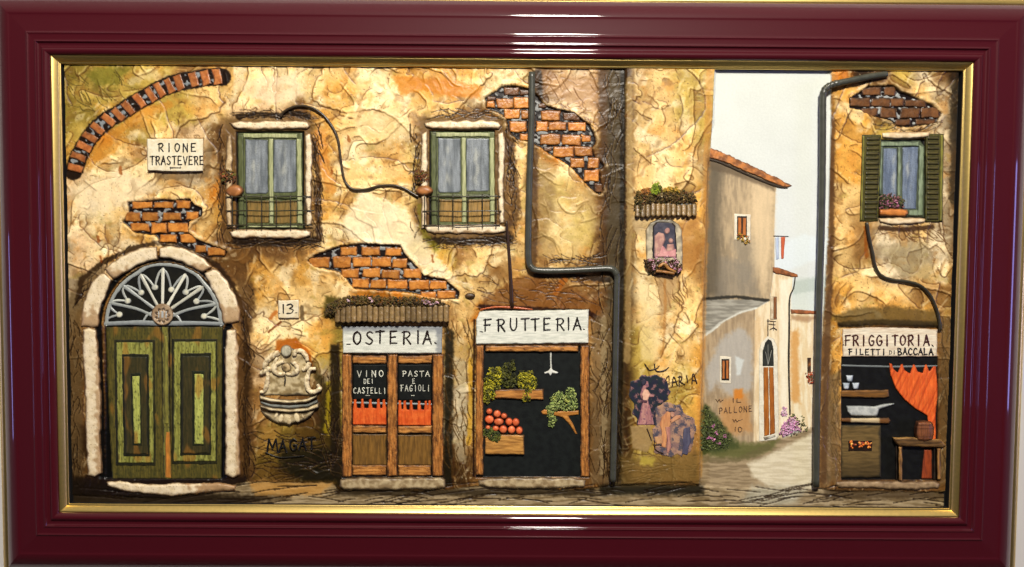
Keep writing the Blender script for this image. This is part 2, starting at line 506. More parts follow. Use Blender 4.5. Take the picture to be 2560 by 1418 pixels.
def mould(name, prof, parent, m, smooth=2):
    p = np.array(prof, float)
    if smooth: p = np.array(cat(p, smooth))
    k = len(p)
    sides = [((-1, 1), (1, 1)), ((1, 1), (1, -1)), ((1, -1), (-1, -1)), ((-1, -1), (-1, 1))]
    out = []
    for (ax, az), (bx, bz) in sides:
        V = []; Fq = []; n = 24
        for i in range(n + 1):
            t = i / n
            for (o_, h_) in p:
                e = max(0.0, o_)        # the right and bottom members are cut a touch wider
                xa, za = ax * (W2 + o_ + (0.03 * e if ax > 0 else 0)), az * (H2 + o_ + (0.05 * e if az < 0 else 0))
                xb, zb = bx * (W2 + o_ + (0.03 * e if bx > 0 else 0)), bz * (H2 + o_ + (0.05 * e if bz < 0 else 0))
                V.append(((xa + (xb - xa) * t) * S, -h_ * S, (za + (zb - za) * t) * S))
        for i in range(n):
            for j in range(k - 1):
                a = i * k + j
                Fq.append((a, a + 1, a + k + 1, a + k))
        out.append(mesh(name, np.array(V), Fq, parent, m))
    return out
mould('rail', PROF, frame, 'maroon')
mould('gold_lip', LINER, frame, 'gold')
mould('gold_outer_edge', GOLD_OUT, frame, 'gold', 1)
mould('rebate', INNERW, frame, 'black', 0)

# ------------------------------------------------------------------ the relief picture: ground surface
pic = empty('relief_picture', (0, PB * S, -(H2 - 19) * S), None,
            'painted plaster relief of a shabby street front with shops, set inside the maroon frame', 'relief picture')
quadmesh('backing_board', [((-W2 - 5) * S, (PB + 6) * S, (-H2 - 5) * S), ((W2 + 5) * S, (PB + 6) * S, (-H2 - 5) * S),
                           ((W2 + 5) * S, (PB + 6) * S, (H2 + 5) * S), ((-W2 - 5) * S, (PB + 6) * S, (H2 + 5) * S)], pic, 'black')

GX0, GX1, GZ0, GZ1 = -(W2 - 24), (W2 - 27), (H2 - 18.5), -(H2 - 18.5)
NX, NY = 1130, 560
gx, gz = np.meshgrid(np.linspace(GX0, GX1, NX), np.linspace(GZ0, GZ1, NY))
Q0 = np.stack([gx * S, np.full_like(gx, (PB - 7) * S), gz * S], -1)
X, Y = proj(Q0)
# street part of the picture is flat and lies lower
Q1 = Q0.copy(); Q1[..., 1] = (PB - 1.5) * S
Xf, Yf = proj(Q1)
fl = ss(1772, 1778, X) * (1 - ss(2072, 2080, X))
X = X * (1 - fl) + Xf * fl; Y = Y * (1 - fl) + Yf * fl

nA = fbm(X / 95, Y / 95, 1, 3); nB = fbm(X / 95, Y / 95, 12, 3)
nC = fbm(X / 30, Y / 30, 21, 3); nD = fbm(X / 30, Y / 30, 31, 3)
nE = fbm(X / 9, Y / 9, 41, 3); nF = gn(X / 3.2, Y / 3.2, 51)

PAL = {'L': (238, 212, 158), 'C': (228, 190, 124), 'B': (206, 171, 110), 'P': (210, 178, 134), 'Y': (172, 153, 122), 'O': (214, 160, 78),
       'R': (200, 126, 46), 'V': (190, 162, 82), 'G': (146, 126, 60), 'T': (160, 121, 72), 'N': (112, 82, 48), 'D': (70, 52, 32),
       'K': (40, 33, 24), 'W': (232, 220, 190)}
ROWS = """
GGVVVVTTOCLLLCBLLOOOOCLLNPPT DBCVV BRDNVYNK
GVGVVVVBCCPLLCOCLLOOCLLONPPT DBCVV NOCNNCYK
GGVVOVVCCPPPNOCLLCCCTNRRLCPT DBCVV NOONNCYK
GVROVCPPN....OCLCBT...NTRRCT DBCCV NOOVCTYK
VOOCPPPYN....OCLCCV...NCTRRN DCLCB NO....YN
PPLLLPPYT....CCCCCV...NCNLRN DCLCB NO....YN
PLLLLCCCR....OCLCBV...TCNVTN DCLBO NC....YN
PLLCRRRCO....OCCLCN...TCNLVN DCCCO NC....YN
YPLCOCRCN....LLLLCG...NCNLVN DC..B NCTYYBYN
YPLPPTTTNNNNTLOOCLVVTCLBTBBN DC..T NCTYYYYN
YPPT...TNNOCOCCRRRLCCLTBTBTN DLCBT NCBYYBCN
YYT.....NBOCCCLRRRRLCCBTTBTN DLLCC NOCCCTTN
YT.......NLLLCNDTTTTCR..TTTN DCLCC NOCOOOTN
YN.......TCLLOG.....CC.....T DVLCC NOTNNNTN
NN.......NPLOVG.....BV.....T DVCCO NO.....N
NN.......NP..YG.....BO.....T DVCVO NO.....N
NN.......NT..NG.....YO.....T DV.VO NO.....N
NN.......NT..DG.....YV.....N DV..O NT.....N
ND.......NTVNDD.....YO.....N DVT.T NT.....N
DD.......NVVGDK.....NT.....N DVVTT NT.....N
DD.......NTNDDK.....DN.....N DTTTN NN.....N
DDDDDDDDDDTTTDDDNNNNNTTTTTNN DDDDN NNNNNNNN
""".strip().split('\n')
raster = np.full((22, 46, 3), np.nan)
for j, r in enumerate(ROWS):
    a, b, c_ = r.split(' ')
    s_ = (a + '.' * 28)[:28] + (b + '.....')[:5] + '.....' + (c_ + '.' * 8)[:8]
    for i, ch in enumerate(s_):
        if ch != '.': raster[j, i] = c3(PAL[ch])
for _ in range(40):                       # fill the cells left open from their neighbours
    bad = np.isnan(raster[..., 0])
    if not bad.any(): break
    p = np.pad(raster, ((1, 1), (1, 1), (0, 0)), constant_values=np.nan)
    nb = np.stack([p[:-2, 1:-1], p[2:, 1:-1], p[1:-1, :-2], p[1:-1, 2:]])
    with np.errstate(all='ignore'):
        import warnings; warnings.simplefilter('ignore')
        av = np.nanmean(nb, axis=0)
    raster[bad] = av[bad]
raster = np.nan_to_num(raster, nan=0.5)

def sample(wx, wy):
    u = np.clip((wx - 155) / 50, 0, 44.999); v = np.clip((wy - 185) / 50, 0, 20.999)
    i = np.floor(u).astype(int); j = np.floor(v).astype(int)
    fu = ss(0.12, 0.88, u - i)[..., None]; fv = ss(0.12, 0.88, v - j)[..., None]
    return (raster[j, i] * (1 - fu) + raster[j, i + 1] * fu) * (1 - fv) + (raster[j + 1, i] * (1 - fu) + raster[j + 1, i + 1] * fu) * fv

wp = 1 - 0.75 * ss(1545, 1565, X) * (1 - ss(1765, 1785, X)) - 0.6 * ss(2065, 2085, X)
C = sample(X + wp * (34 * nA + 16 * nC + 4 * nE), Y + wp * (34 * nB + 16 * nD + 4 * nE))
# second, differently warped coat gives hard-edged knife patches
C2 = sample(X + wp * (60 * nB + 22 * nD), Y - wp * (60 * nA - 22 * nC))
k = (ss(0.02, 0.10, nC + 0.4 * nE) * 0.5)[..., None]
C = C * (1 - k) + C2 * k

def mixc(m, c, a=1.0):
    global C
    m = (m * a)[..., None]
    C = C * (1 - m) + (c3(c) if not isinstance(c, np.ndarray) else c) * m
lum = C.mean(-1)
mixc(ss(0.12, 0.45, fbm(X / 60, Y / 60, 61, 4)) * ss(0.45, 0.6, lum), (206, 140, 60), 0.42)
mixc(ss(0.14, 0.4, fbm(X / 70, Y / 70, 71, 4)) * ss(0.5, 0.6, lum), (240, 222, 182), 0.6)
mixc(ss(0.2, 0.5, fbm(X / 40, Y / 40, 81, 4)), (120, 88, 50), 0.40)
mixc(ss(0.28, 0.5, fbm(X / 48, Y / 34, 91, 3)) * ss(0.35, 0.5, lum), (150, 134, 62), 0.32)
C = C * (1 + 0.07 * nE[..., None] + 0.05 * nF[..., None])

Hh = 7.5 + 2.2 * gn(X / 110, Y / 110, 301) + 0.9 * gn(X / 48, Y / 48, 303) + 0.4 * gn(X / 20, Y / 20, 305) + 0.28 * nE + 0.08 * nF

# palette-knife folds and creases: raised threads with dark glaze caught beside them
px_step = (GX1 - GX0) / NX
wallmask = np.ones_like(X)
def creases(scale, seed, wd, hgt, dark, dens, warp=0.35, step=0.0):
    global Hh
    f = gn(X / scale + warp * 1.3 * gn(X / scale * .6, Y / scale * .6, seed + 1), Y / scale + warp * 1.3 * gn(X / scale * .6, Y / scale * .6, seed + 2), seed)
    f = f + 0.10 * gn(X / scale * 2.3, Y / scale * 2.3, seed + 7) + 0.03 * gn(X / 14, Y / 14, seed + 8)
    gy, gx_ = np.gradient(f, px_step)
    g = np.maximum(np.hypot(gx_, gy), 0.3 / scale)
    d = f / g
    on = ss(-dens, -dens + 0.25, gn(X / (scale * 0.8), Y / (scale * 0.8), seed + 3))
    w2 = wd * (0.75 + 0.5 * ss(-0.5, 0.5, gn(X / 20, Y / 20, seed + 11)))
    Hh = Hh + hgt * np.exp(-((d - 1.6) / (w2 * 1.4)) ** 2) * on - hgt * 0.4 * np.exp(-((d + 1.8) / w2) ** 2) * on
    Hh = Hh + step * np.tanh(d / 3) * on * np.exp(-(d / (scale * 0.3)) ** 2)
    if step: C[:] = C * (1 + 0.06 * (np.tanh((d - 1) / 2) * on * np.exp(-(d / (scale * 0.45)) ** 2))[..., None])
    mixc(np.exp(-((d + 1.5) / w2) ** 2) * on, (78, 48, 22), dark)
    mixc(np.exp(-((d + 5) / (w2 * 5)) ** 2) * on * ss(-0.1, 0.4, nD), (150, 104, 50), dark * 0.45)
    mixc(np.exp(-((d - 3.0) / (w2 * 1.6)) ** 2) * on, (246, 226, 176), dark * 0.35)  # pale highlight painted along the raised thread
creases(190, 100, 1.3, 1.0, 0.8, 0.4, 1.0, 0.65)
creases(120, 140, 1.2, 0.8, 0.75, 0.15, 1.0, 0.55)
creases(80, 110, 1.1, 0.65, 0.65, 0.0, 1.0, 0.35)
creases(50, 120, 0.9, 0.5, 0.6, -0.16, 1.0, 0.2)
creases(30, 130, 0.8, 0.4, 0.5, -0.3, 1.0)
# long knife drags
fd = gn((X + 0.6 * Y) / 16 + 2.2 * nA, (Y - 0.6 * X) / 90 + 1.5 * nB, 180)
Hh = Hh + 0.7 * np.abs(fd) * ss(-0.1, 0.3, gn(X / 70, Y / 70, 185))
mixc(ss(0.35, 0.6, fd) * ss(0.0, 0.3, gn(X / 70, Y / 70, 185)), (246, 230, 190), 0.35)
mixc(ss(0.35, 0.6, -fd) * ss(0.0, 0.3, gn(X / 60, Y / 60, 195)), (150, 106, 56), 0.4)
# small pits and specks of dark glaze
mixc(ss(0.62, 0.74, gn(X / 4.5, Y / 4.5, 201)), (92, 60, 32), 0.7)
mixc(ss(0.5, 0.62, gn(X / 5, Y / 6, 211)) * ss(0.05, 0.4, nA), (250, 236, 200), 0.5)
# the pillar is trowelled smoother than the walls
_pm = ss(1556, 1570, X) * (1 - ss(1766, 1784, X))
Hh = Hh * (1 - 0.45 * _pm) + (7.5 + 0.9 * gn(X / 60, Y / 260, 221) + 0.5 * gn(X / 14, Y / 80, 223)) * 0.45 * _pm

def box(pts, pad):
    xs = [p[0] for p in pts]; ys = [p[1] for p in pts]
    m = (X > min(xs) - pad) & (X < max(xs) + pad) & (Y > min(ys) - pad) & (Y < max(ys) + pad)
    jj, ii = np.nonzero(m)
    if len(jj) == 0: return None
    return slice(jj.min(), jj.max() + 1), slice(ii.min(), ii.max() + 1)

def gstroke(pts, wd, c, a=1.0, dh=0.0, wob=0.5, soft=0.5):
    """a brush stroke laid on the ground surface"""
    sl = box(pts, wd * 1.6 + 6)
    if sl is None: return
    d = segd(X[sl], Y[sl], pts) + wob * wd * (0.7 * nE[sl] + 0.5 * nC[sl])
    m = 1 - ss(wd * (1 - soft), wd * (1 + soft * 0.4), d)
    mm = (m * a)[..., None]
    C[sl] = C[sl] * (1 - mm) + c3(c) * mm
    if dh: Hh[sl] += dh * m

def gpoly(pts, c=None, a=1.0, seth=None, soft=3.0, wob=3.0, c2=None, g='n', detail=1.0, dh=0.0):
    sl = box(pts, 14)
    if sl is None: return
    x, y = X[sl], Y[sl]
    sd = sdp(x, y, pts) + wob * (0.8 * nE[sl] + 0.6 * nC[sl])
    m = 1 - ss(-soft, soft, sd)
    if c is not None:
        cc = np.broadcast_to(c3(c), x.shape + (3,))
        if c2 is not None:
            if g == 'v': n = fbm(x / 8, y / 50, 5, 3)
            elif g == 'h': n = fbm(x / 50, y / 7, 5, 3)
            else: n = fbm(x / 24, y / 24, 5, 4)
            kk = ss(-0.25, 0.3, n)[..., None]
            cc = cc * (1 - kk) + c3(c2) * kk
        mm = (m * a)[..., None]
        C[sl] = C[sl] * (1 - mm) + cc * mm
    if seth is not None:
        Hh[sl] = Hh[sl] * (1 - m) + (seth + detail * 0.4 * nE[sl]) * m
    if dh: Hh[sl] += dh * m

# --- glaze, dirt and some painted shade on the plaster
DK = (48, 38, 26); BRN = (98, 72, 42)
for dx, dy in ((0, 0), (483, -3)):
    gpoly([(555 + dx, 292 + dy), (790 + dx, 292 + dy), (800 + dx, 612 + dy), (556 + dx, 606 + dy)], BRN, 0.55, soft=16, wob=14)
    gpoly([(566 + dx, 296 + dy), (782 + dx, 296 + dy), (784 + dx, 600 + dy), (562 + dx, 596 + dy)], (120, 96, 62), 0.6, soft=7, wob=7)
    gstroke([(590 + dx, 604 + dy), (690 + dx, 608 + dy), (790 + dx, 600 + dy)], 11, DK, 0.85, wob=0.5)
gstroke([(596, 292), (640, 286), (700, 290), (722, 280), (770, 292)], 8, DK, 0.9)
gstroke([(786, 350), (796, 430), (794, 520), (800, 600)], 9, (70, 50, 30), 0.8, wob=0.8)
gstroke([(548, 320), (552, 400), (556, 480), (560, 570)], 7, BRN, 0.8, wob=0.8)
gstroke([(1272, 340), (1282, 420), (1290, 500), (1284, 560)], 13, (92, 66, 38), 0.75, wob=0.8)
gstroke([(1050, 520), (1062, 590), (1090, 620)], 10, (130, 120, 40), 0.7, wob=0.9)
gstroke([(800, 330), (812, 420), (826, 470)], 16, (212, 140, 60), 0.55, wob=0.8)
gpoly([(985, 190), (1090, 195), (1210, 215), (1200, 245), (1130, 245), (1060, 225), (1000, 240)], (206, 132, 46), 0.75, soft=5, wob=9)
gpoly([(850, 700), (900, 690), (950, 720), (900, 735)], (214, 160, 84), 0.5, soft=6, wob=8)
gpoly([(170, 470), (300, 430), (420, 470), (300, 520), (200, 540)], (232, 212, 176), 0.55, soft=12, wob=14)
gpoly([(250, 165), (330, 170), (290, 215), (240, 215), (215, 190)], (112, 112, 44), 0.6, soft=8, wob=12)
gpoly([(600, 200), (740, 185), (760, 240), (690, 260), (610, 245)], (230, 206, 172), 0.6, soft=8, wob=12)
gpoly([(905, 290), (990, 275), (1050, 330), (960, 350), (905, 330)], (232, 206, 150), 0.6, soft=6, wob=10)
gpoly([(900, 480), (1010, 520), (1060, 600), (1130, 690), (1180, 720), (1120, 700), (1010, 640), (880, 600), (850, 560)], (240, 224, 188), 0.7, soft=9, wob=12, dh=2)
gpoly([(1340, 395), (1480, 470), (1500, 560), (1440, 650), (1350, 640)], (214, 190, 128), 0.5, soft=12, wob=12)
gpoly([(1350, 180), (1500, 190), (1490, 300), (1430, 260), (1360, 230)], (172, 132, 92), 0.55, soft=14, wob=10)
gstroke([(1345, 185), (1347, 240)], 12, DK, 0.8)
gstroke([(1512, 190), (1520, 400), (1525, 560), (1512, 660)], 22, (88, 66, 42), 0.85, wob=0.5)
gstroke([(1540, 180), (1540, 500), (1538, 900), (1536, 1200)], 25, (88, 78, 58), 0.85, wob=0.4)
gstroke([(1557, 180), (1556, 500), (1550, 900), (1546, 1200)], 7, (46, 40, 30), 0.8, wob=0.6)
gstroke([(1338, 190), (1336, 420), (1334, 655)], 10, (84, 62, 40), 0.7, wob=0.7)
gstroke([(1340, 690), (1430, 690), (1520, 700)], 8, DK, 0.8)
gpoly([(1210, 745), (1300, 690), (1400, 700), (1500, 760), (1510, 800), (1340, 775), (1200, 780)], (128, 84, 42), 0.75, soft=9, wob=12)
gstroke([(1200, 768), (1340, 774), (1470, 782), (1500, 800)], 8, (58, 36, 20), 0.9)
gstroke([(1390, 730), (1410, 700)], 9, (170, 100, 36), 0.8)
gpoly([(1480, 800), (1530, 760), (1525, 1210), (1478, 1210)], (122, 102, 74), 0.7, soft=9, wob=9, dh=2)
gstroke([(1508, 800), (1510, 1000), (1506, 1180)], 9, (158, 142, 110), 0.6, wob=0.9, dh=2)
# around the arched door
gpoly([(165, 760), (200, 690), (262, 655), (262, 700), (205, 800), (208, 1210), (168, 1215)], (106, 88, 62), 0.7, soft=7, wob=8)
gstroke([(192, 760), (205, 700), (250, 660), (330, 622), (398, 606)], 7, (66, 50, 32), 0.85, wob=0.9)
gstroke([(398, 606), (480, 622), (545, 665), (585, 720), (612, 780)], 8, (60, 44, 28), 0.9, wob=0.7)
gpoly([(590, 690), (640, 720), (625, 860), (640, 1210), (590, 1210), (596, 830)], (96, 72, 46), 0.75, soft=8, wob=9)
gstroke([(612, 790), (618, 900), (614, 1050), (618, 1190)], 8, (64, 48, 28), 0.7, wob=1.0)
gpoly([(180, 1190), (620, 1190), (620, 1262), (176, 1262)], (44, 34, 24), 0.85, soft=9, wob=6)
# around the wall fountain
gpoly([(690, 850), (740, 845), (775, 880), (790, 940), (760, 900), (720, 870), (690, 880)], (176, 98, 30), 0.85, soft=3, wob=4)
gpoly([(770, 900), (820, 960), (850, 1110), (850, 1190), (770, 1180), (800, 1060), (800, 980)], (66, 58, 32), 0.85, soft=12, wob=9)
gstroke([(824, 960), (822, 1020), (818, 1085)], 10, (178, 156, 40), 0.75, wob=0.9)
gpoly([(640, 1060), (720, 1070), (780, 1060), (850, 1120), (850, 1215), (630, 1200), (650, 1120)], (92, 74, 34), 0.65, soft=12, wob=14)
gpoly([(700, 1120), (850, 1120), (850, 1215), (760, 1210), (700, 1170)], (40, 38, 26), 0.8, soft=12, wob=12)
gpoly([(655, 1060), (700, 1075), (680, 1130), (650, 1140)], (206, 160, 84), 0.5, soft=8, wob=10)
gpoly([(826, 860), (850, 860), (852, 1192), (826, 1192)], (50, 42, 28), 0.9, soft=4, wob=4)
gpoly([(812, 740), (850, 745), (835, 800), (808, 790)], (74, 68, 28), 0.8, soft=5, wob=6)
gpoly([(1112, 815), (1135, 830), (1130, 1215), (1108, 1215)], (44, 40, 28), 0.9, soft=5, wob=4)
gpoly([(1140, 900), (1168, 900), (1165, 1160), (1138, 1150)], (190, 178, 146), 0.6, soft=6, wob=8)
gstroke([(1176, 900), (1178, 1000), (1172, 1110)], 7, (206, 160, 52), 0.7, wob=0.9)
gstroke([(1186, 800), (1184, 1000), (1184, 1190)], 3.5, (52, 34, 20), 0.9, wob=0.5)
# cast shade of street sign and number plate painted on, plus brown stains
gstroke([(400, 440), (450, 442), (515, 436), (522, 380)], 10, (120, 100, 72), 0.6, wob=0.9)
gstroke([(754, 770), (756, 796)], 6, (104, 86, 62), 0.8, wob=0.4)
gstroke([(672, 830), (690, 815), (702, 805)], 3, (128, 66, 24), 0.9)
gstroke([(676, 795), (690, 780)], 6, (186, 100, 34), 0.7)
# rusty speckles
for (x_, y_) in ((870, 340), (828, 420), (245, 590), (252, 640), (1080, 640), (300, 420)):
    gstroke([(x_, y_), (x_ + 3, y_ + 14)], 4, (150, 80, 30), 0.7, wob=1.2)

_arc = [(409 + 163 * math.cos(a), 815 - 168 * math.sin(a)) for a in np.linspace(math.pi, 0, 26)]
gstroke([(254, 1190), (252, 1000), (247, 830)] + _arc + [(562, 830), (558, 1000), (558, 1190)], 9, (24, 20, 15), 0.95, dh=-3, wob=0.25)
def hatch(poly, n, ang, c_, L=(18, 50), wd=1.3, a=0.75, dh=0.8, seed=3):
    r_ = np.random.RandomState(seed)
    xs = [p[0] for p in poly]; ys = [p[1] for p in poly]
    k_ = 0
    while k_ < n:
        x_ = r_.uniform(min(xs), max(xs)); y_ = r_.uniform(min(ys), max(ys))
        if sdp(np.array([x_]), np.array([y_]), poly)[0] > 0: continue
        k_ += 1
        t = math.radians(ang + r_.uniform(-28, 28)); l_ = r_.uniform(*L); b = r_.uniform(-6, 6)
        dx_, dy_ = math.cos(t) * l_, math.sin(t) * l_
        pts = [tuple(p) for p in cat([(x_ - dx_ / 2, y_ - dy_ / 2), (x_ - dy_ / l_ * b, y_ + dx_ / l_ * b), (x_ + dx_ / 2, y_ + dy_ / 2)], 3)]
        gstroke(pts, wd * r_.uniform(0.7, 1.4), c_, a, dh=-dh, wob=0.4)
        gstroke([(p[0] + 2.4, p[1] + 2.0) for p in pts], wd, (170, 138, 92), a * 0.25, dh=dh, wob=0.4)  # thin highlight painted beside the dark stroke
HD = (44, 32, 20)
for dx, dy in ((0, 0), (483, -3)):
    hatch(rect(784 + dx, 320 + dy, 806 + dx, 600 + dy), 46, 80, HD, seed=int(dx) + 5)
    hatch(rect(544 + dx, 320 + dy, 562 + dx, 590 + dy), 26, 92, HD, seed=int(dx) + 6)
    hatch(rect(575 + dx, 600 + dy, 800 + dx, 622 + dy), 36, 4, HD, seed=int(dx) + 7)
    hatch(rect(590 + dx, 278 + dy, 790 + dx, 300 + dy), 34, 8, HD, seed=int(dx) + 8)
hatch(rect(170, 800, 205, 1190), 40, 85, HD, seed=11)
hatch(rect(602, 720, 632, 1190), 50, 86, HD, seed=12)
hatch([(190, 760), (230, 670), (330, 615), (330, 632), (245, 690), (204, 770)], 24, -55, HD, seed=13)
hatch(rect(1500, 190, 1550, 1190), 90, 88, HD, L=(30, 90), seed=14)
hatch(rect(1480, 790, 1528, 1200), 40, 88, (70, 52, 34), seed=15)
hatch(rect(640, 1080, 850, 1200), 70, 10, HD, L=(20, 60), seed=16)
hatch(rect(800, 900, 850, 1190), 40, 84, HD, seed=17)
hatch(rect(1112, 820, 1184, 1190), 60, 86, (84, 62, 34), L=(20, 60), seed=18)
hatch(rect(1200, 690, 1500, 772), 60, 20, (70, 44, 22), seed=19)
hatch(rect(1340, 640, 1500, 668), 26, 6, HD, seed=20)
hatch(rect(2352, 780, 2392, 1210), 46, 86, HD, seed=21)
hatch(rect(2062, 930, 2102, 1200), 46, 86, (76, 56, 34), seed=22)
hatch(rect(2190, 300, 2350, 330), 24, -12, HD, seed=23)
hatch(rect(2190, 566, 2360, 600), 24, 20, (96, 66, 40), seed=24)
hatch(rect(1565, 1130, 1750, 1205), 40, 10, (84, 64, 34), seed=25)
hatch(rect(165, 185, 330, 300), 30, 40, (84, 76, 34), seed=26)
hatch(rect(1630, 690, 1720, 760), 18, 60, (120, 84, 50), seed=27)
hatch(rect(1360, 200, 1500, 330), 26, 40, (120, 86, 54), seed=28)

# --- bare brick hollows: dark ground with pale mortar
def zp(pts, sc_, ox, oy): return [(ox + a / sc_, oy + b / sc_) for a, b in pts]
HOLA = zp([(945, 105), (1180, 85), (1290, 90), (1400, 80), (1440, 130), (1495, 150), (1490, 210), (1400, 250), (1390, 330), (1450, 380), (1560, 420), (1680, 470),
           (1660, 510), (1540, 510), (1420, 460), (1300, 415), (1180, 400), (1150, 350), (1000, 335), (905, 250), (950, 180)], 2.955, 0, 470)
HOLB = [(770, 652), (790, 636), (850, 615), (900, 609), (1000, 614), (1012, 635), (1035, 660), (1060, 690), (1110, 698), (1148, 730), (1147, 748), (1100, 748),
        (1030, 732), (960, 727), (885, 722), (868, 700), (850, 680), (790, 668)]
HOLC = zp([(55, 230), (170, 160), (230, 110), (350, 102), (525, 140), (620, 220), (700, 320), (860, 365), (1000, 395), (1100, 470), (1170, 520), (1220, 600), (1250, 700),
           (1205, 780), (1240, 880), (1340, 960), (1290, 1010), (1300, 1150), (1320, 1230), (1290, 1275), (1230, 1250), (1120, 1140), (1000, 1000), (860, 900),
           (760, 850), (640, 760), (520, 705), (400, 680), (310, 600), (280, 450), (180, 385), (65, 345)], 4.297, 1200, 190)
HOLD = zp([(140, 190), (240, 125), (300, 85), (500, 80), (560, 130), (700, 180), (830, 240), (900, 310), (860, 380), (740, 410), (560, 425), (480, 370), (340, 330),
           (230, 280), (145, 260)], 3.297, 2080, 190)
ARCHC = [(188, 421), (196, 392.5), (210, 367), (225, 343.5), (243.6, 322), (270.7, 299.5), (296, 286), (320, 270), (348.6, 252), (377, 237), (399, 224),
         (423, 214), (448, 206.4), (484, 199.7), (514, 194.6), (543, 192)]
for hol in (HOLA, HOLB, HOLC, HOLD):
    sl = box(hol, 20)
    sd = sdp(X[sl], Y[sl], hol) + 3 * nE[sl]
    Hh[sl] += (2.2 + 3 * nC[sl]) * np.exp(-((sd - 5) / 5) ** 2)
    m = np.exp(-((sd - 5) / 5) ** 2)[..., None] * 0.5
    m = m * ss(-0.2, 0.3, nC[sl])[..., None]
    C[sl] = C[sl] * (1 - m) + c3((236, 214, 168)) * m
    gpoly(hol, (44, 33, 24), 1.0, seth=3.5, soft=1.5, wob=2.5)
    sl = box(hol, 4)
    m = (ss(0.12, 0.22, gn(X[sl] / 15, Y[sl] / 10, 77)) * (sdp(X[sl], Y[sl], hol) < -5))[..., None] * (0.8 if hol is not HOLD else 0.9)
    C[sl] = C[sl] * (1 - m) + c3((172, 176, 174)) * m
    Hh[sl] += 2.5 * m[..., 0]
gstroke([(ARCHC[0][0] - 4, ARCHC[0][1] + 8)] + ARCHC + [(556, 193)], 23, (46, 35, 24), 0.96, dh=0, wob=0.16, soft=0.12)
sl = box(ARCHC, 10)
m = (ss(0.12, 0.22, gn(X[sl] / 12, Y[sl] / 12, 78)) * (segd(X[sl], Y[sl], ARCHC) < 16))[..., None] * 0.85
C[sl] = C[sl] * (1 - m) + c3((158, 166, 170)) * m
gstroke([(235, 395), (290, 330), (360, 285), (420, 262)], 12, (206, 142, 58), 0.6, wob=0.9)

for r in (rect(856, 812, 1108, 888), rect(1188, 774, 1474, 864), rect(2102, 818, 2348, 894), rect(367, 346, 510, 430), rect(694, 750, 749, 798)):
    gpoly(r, None, seth=3.0, soft=1.5, wob=0.5)
for r in ([(1570, 985), (1600, 930), (1670, 935), (1700, 1000), (1745, 1060), (1740, 1120), (1700, 1150), (1640, 1145), (1580, 1065)], rect(2090, 890, 2350, 1200)):
    gpoly(r, None, seth=7.0, soft=5, wob=2)
# --- recesses under doors, windows and shops
for r in (rect(590, 328, 760, 574), rect(1073, 326, 1236, 566), rect(2196, 348, 2315, 546), rect(856, 886, 1108, 1194), rect(1190, 864, 1474, 1194),
          rect(2104, 892, 2346, 1201)):
    gpoly(r, (18, 17, 15), 1.0, seth=1.0, soft=1.0, wob=0.4, detail=0.3)
gpoly([(262, 1198), (262, 815)] + [(409 + 150 * math.cos(a), 815 - 158 * math.sin(a)) for a in np.linspace(math.pi, 0, 24)] + [(556, 815), (556, 1198)],
      (16, 15, 13), 1.0, seth=0.5, soft=1.2, wob=0.6, detail=0.3)
gstroke([(2100, 812), (2200, 806), (2350, 812)], 9, (40, 34, 24), 0.9, wob=0.4)
gpoly([(2080, 790), (2140, 770), (2240, 765), (2350, 780), (2352, 812), (2100, 812)], (96, 82, 52), 0.7, soft=6, wob=7)
gpoly([(2350, 790), (2400, 790), (2396, 1215), (2348, 1215)], (112, 92, 64), 0.6, soft=6, wob=7)
gpoly([(2062, 940), (2100, 930), (2100, 1200), (2056, 1212)], (130, 110, 80), 0.6, soft=8, wob=8)
gstroke([(2080, 300), (2078, 600), (2064, 900), (2056, 1200)], 9, (92, 66, 42), 0.75, wob=0.6)
gstroke([(2388, 220), (2386, 400), (2384, 500)], 13, (62, 54, 44), 0.7, wob=0.7)
gstroke([(2200, 570), (2260, 575), (2330, 568)], 7, (70, 50, 34), 0.8)
gpoly([(2200, 620), (2320, 600), (2330, 700), (2250, 690)], (168, 152, 112), 0.5, soft=10, wob=12)
gstroke([(2163, 570), (2166, 640)], 5, (150, 84, 34), 0.7, wob=1.3)

# --- flat painted street between pillar and right-hand house
STREET = [(1780, 150), (1778, 400), (1768, 420), (1762, 700), (1758, 900), (1752, 1215), (2040, 1225), (2050, 900), (2064, 600), (2072, 300), (2074, 150)]
wavy = 3.0
gpoly([(1786, 140), (1774, 400), (1770, 420), (1764, 700), (1758, 900), (1750, 1140), (1748, 1222), (2040, 1225), (2050, 900), (2068, 600), (2078, 300), (2078, 140)],
      (224, 227, 216), 1.0, seth=1.5, soft=1.2, wob=1.2, detail=0.4)
yy = np.clip((Y - 180) / 550, 0, 1)
sl = box([(1780, 170), (2078, 760)], 0)
m = ((X[sl] > 1768) & (X[sl] < 2078) & (Y[sl] < 790)) * 1.0
sky = c3((206, 210, 202)) * (1 - yy[sl][..., None]) + c3((210, 215, 214)) * yy[sl][..., None]
sky = sky * (1 + 0.025 * nA[sl][..., None])
mm = (m * (Hh[sl] < 3.5))[..., None]
C[sl] = C[sl] * (1 - mm) + sky * mm
gpoly([(1936, 640), (1975, 600), (2010, 585), (2068, 600), (2064, 640), (1936, 690)], (214, 224, 228), 0.7, soft=7, wob=5)
gpoly([(1985, 700), (2030, 695), (2062, 690), (2058, 745), (1980, 745)], (178, 190, 182), 0.8, soft=7, wob=5)
gpoly([(1980, 738), (2030, 728), (2058, 730), (2056, 790), (1976, 790)], (206, 214, 208), 0.9, soft=4, wob=4)
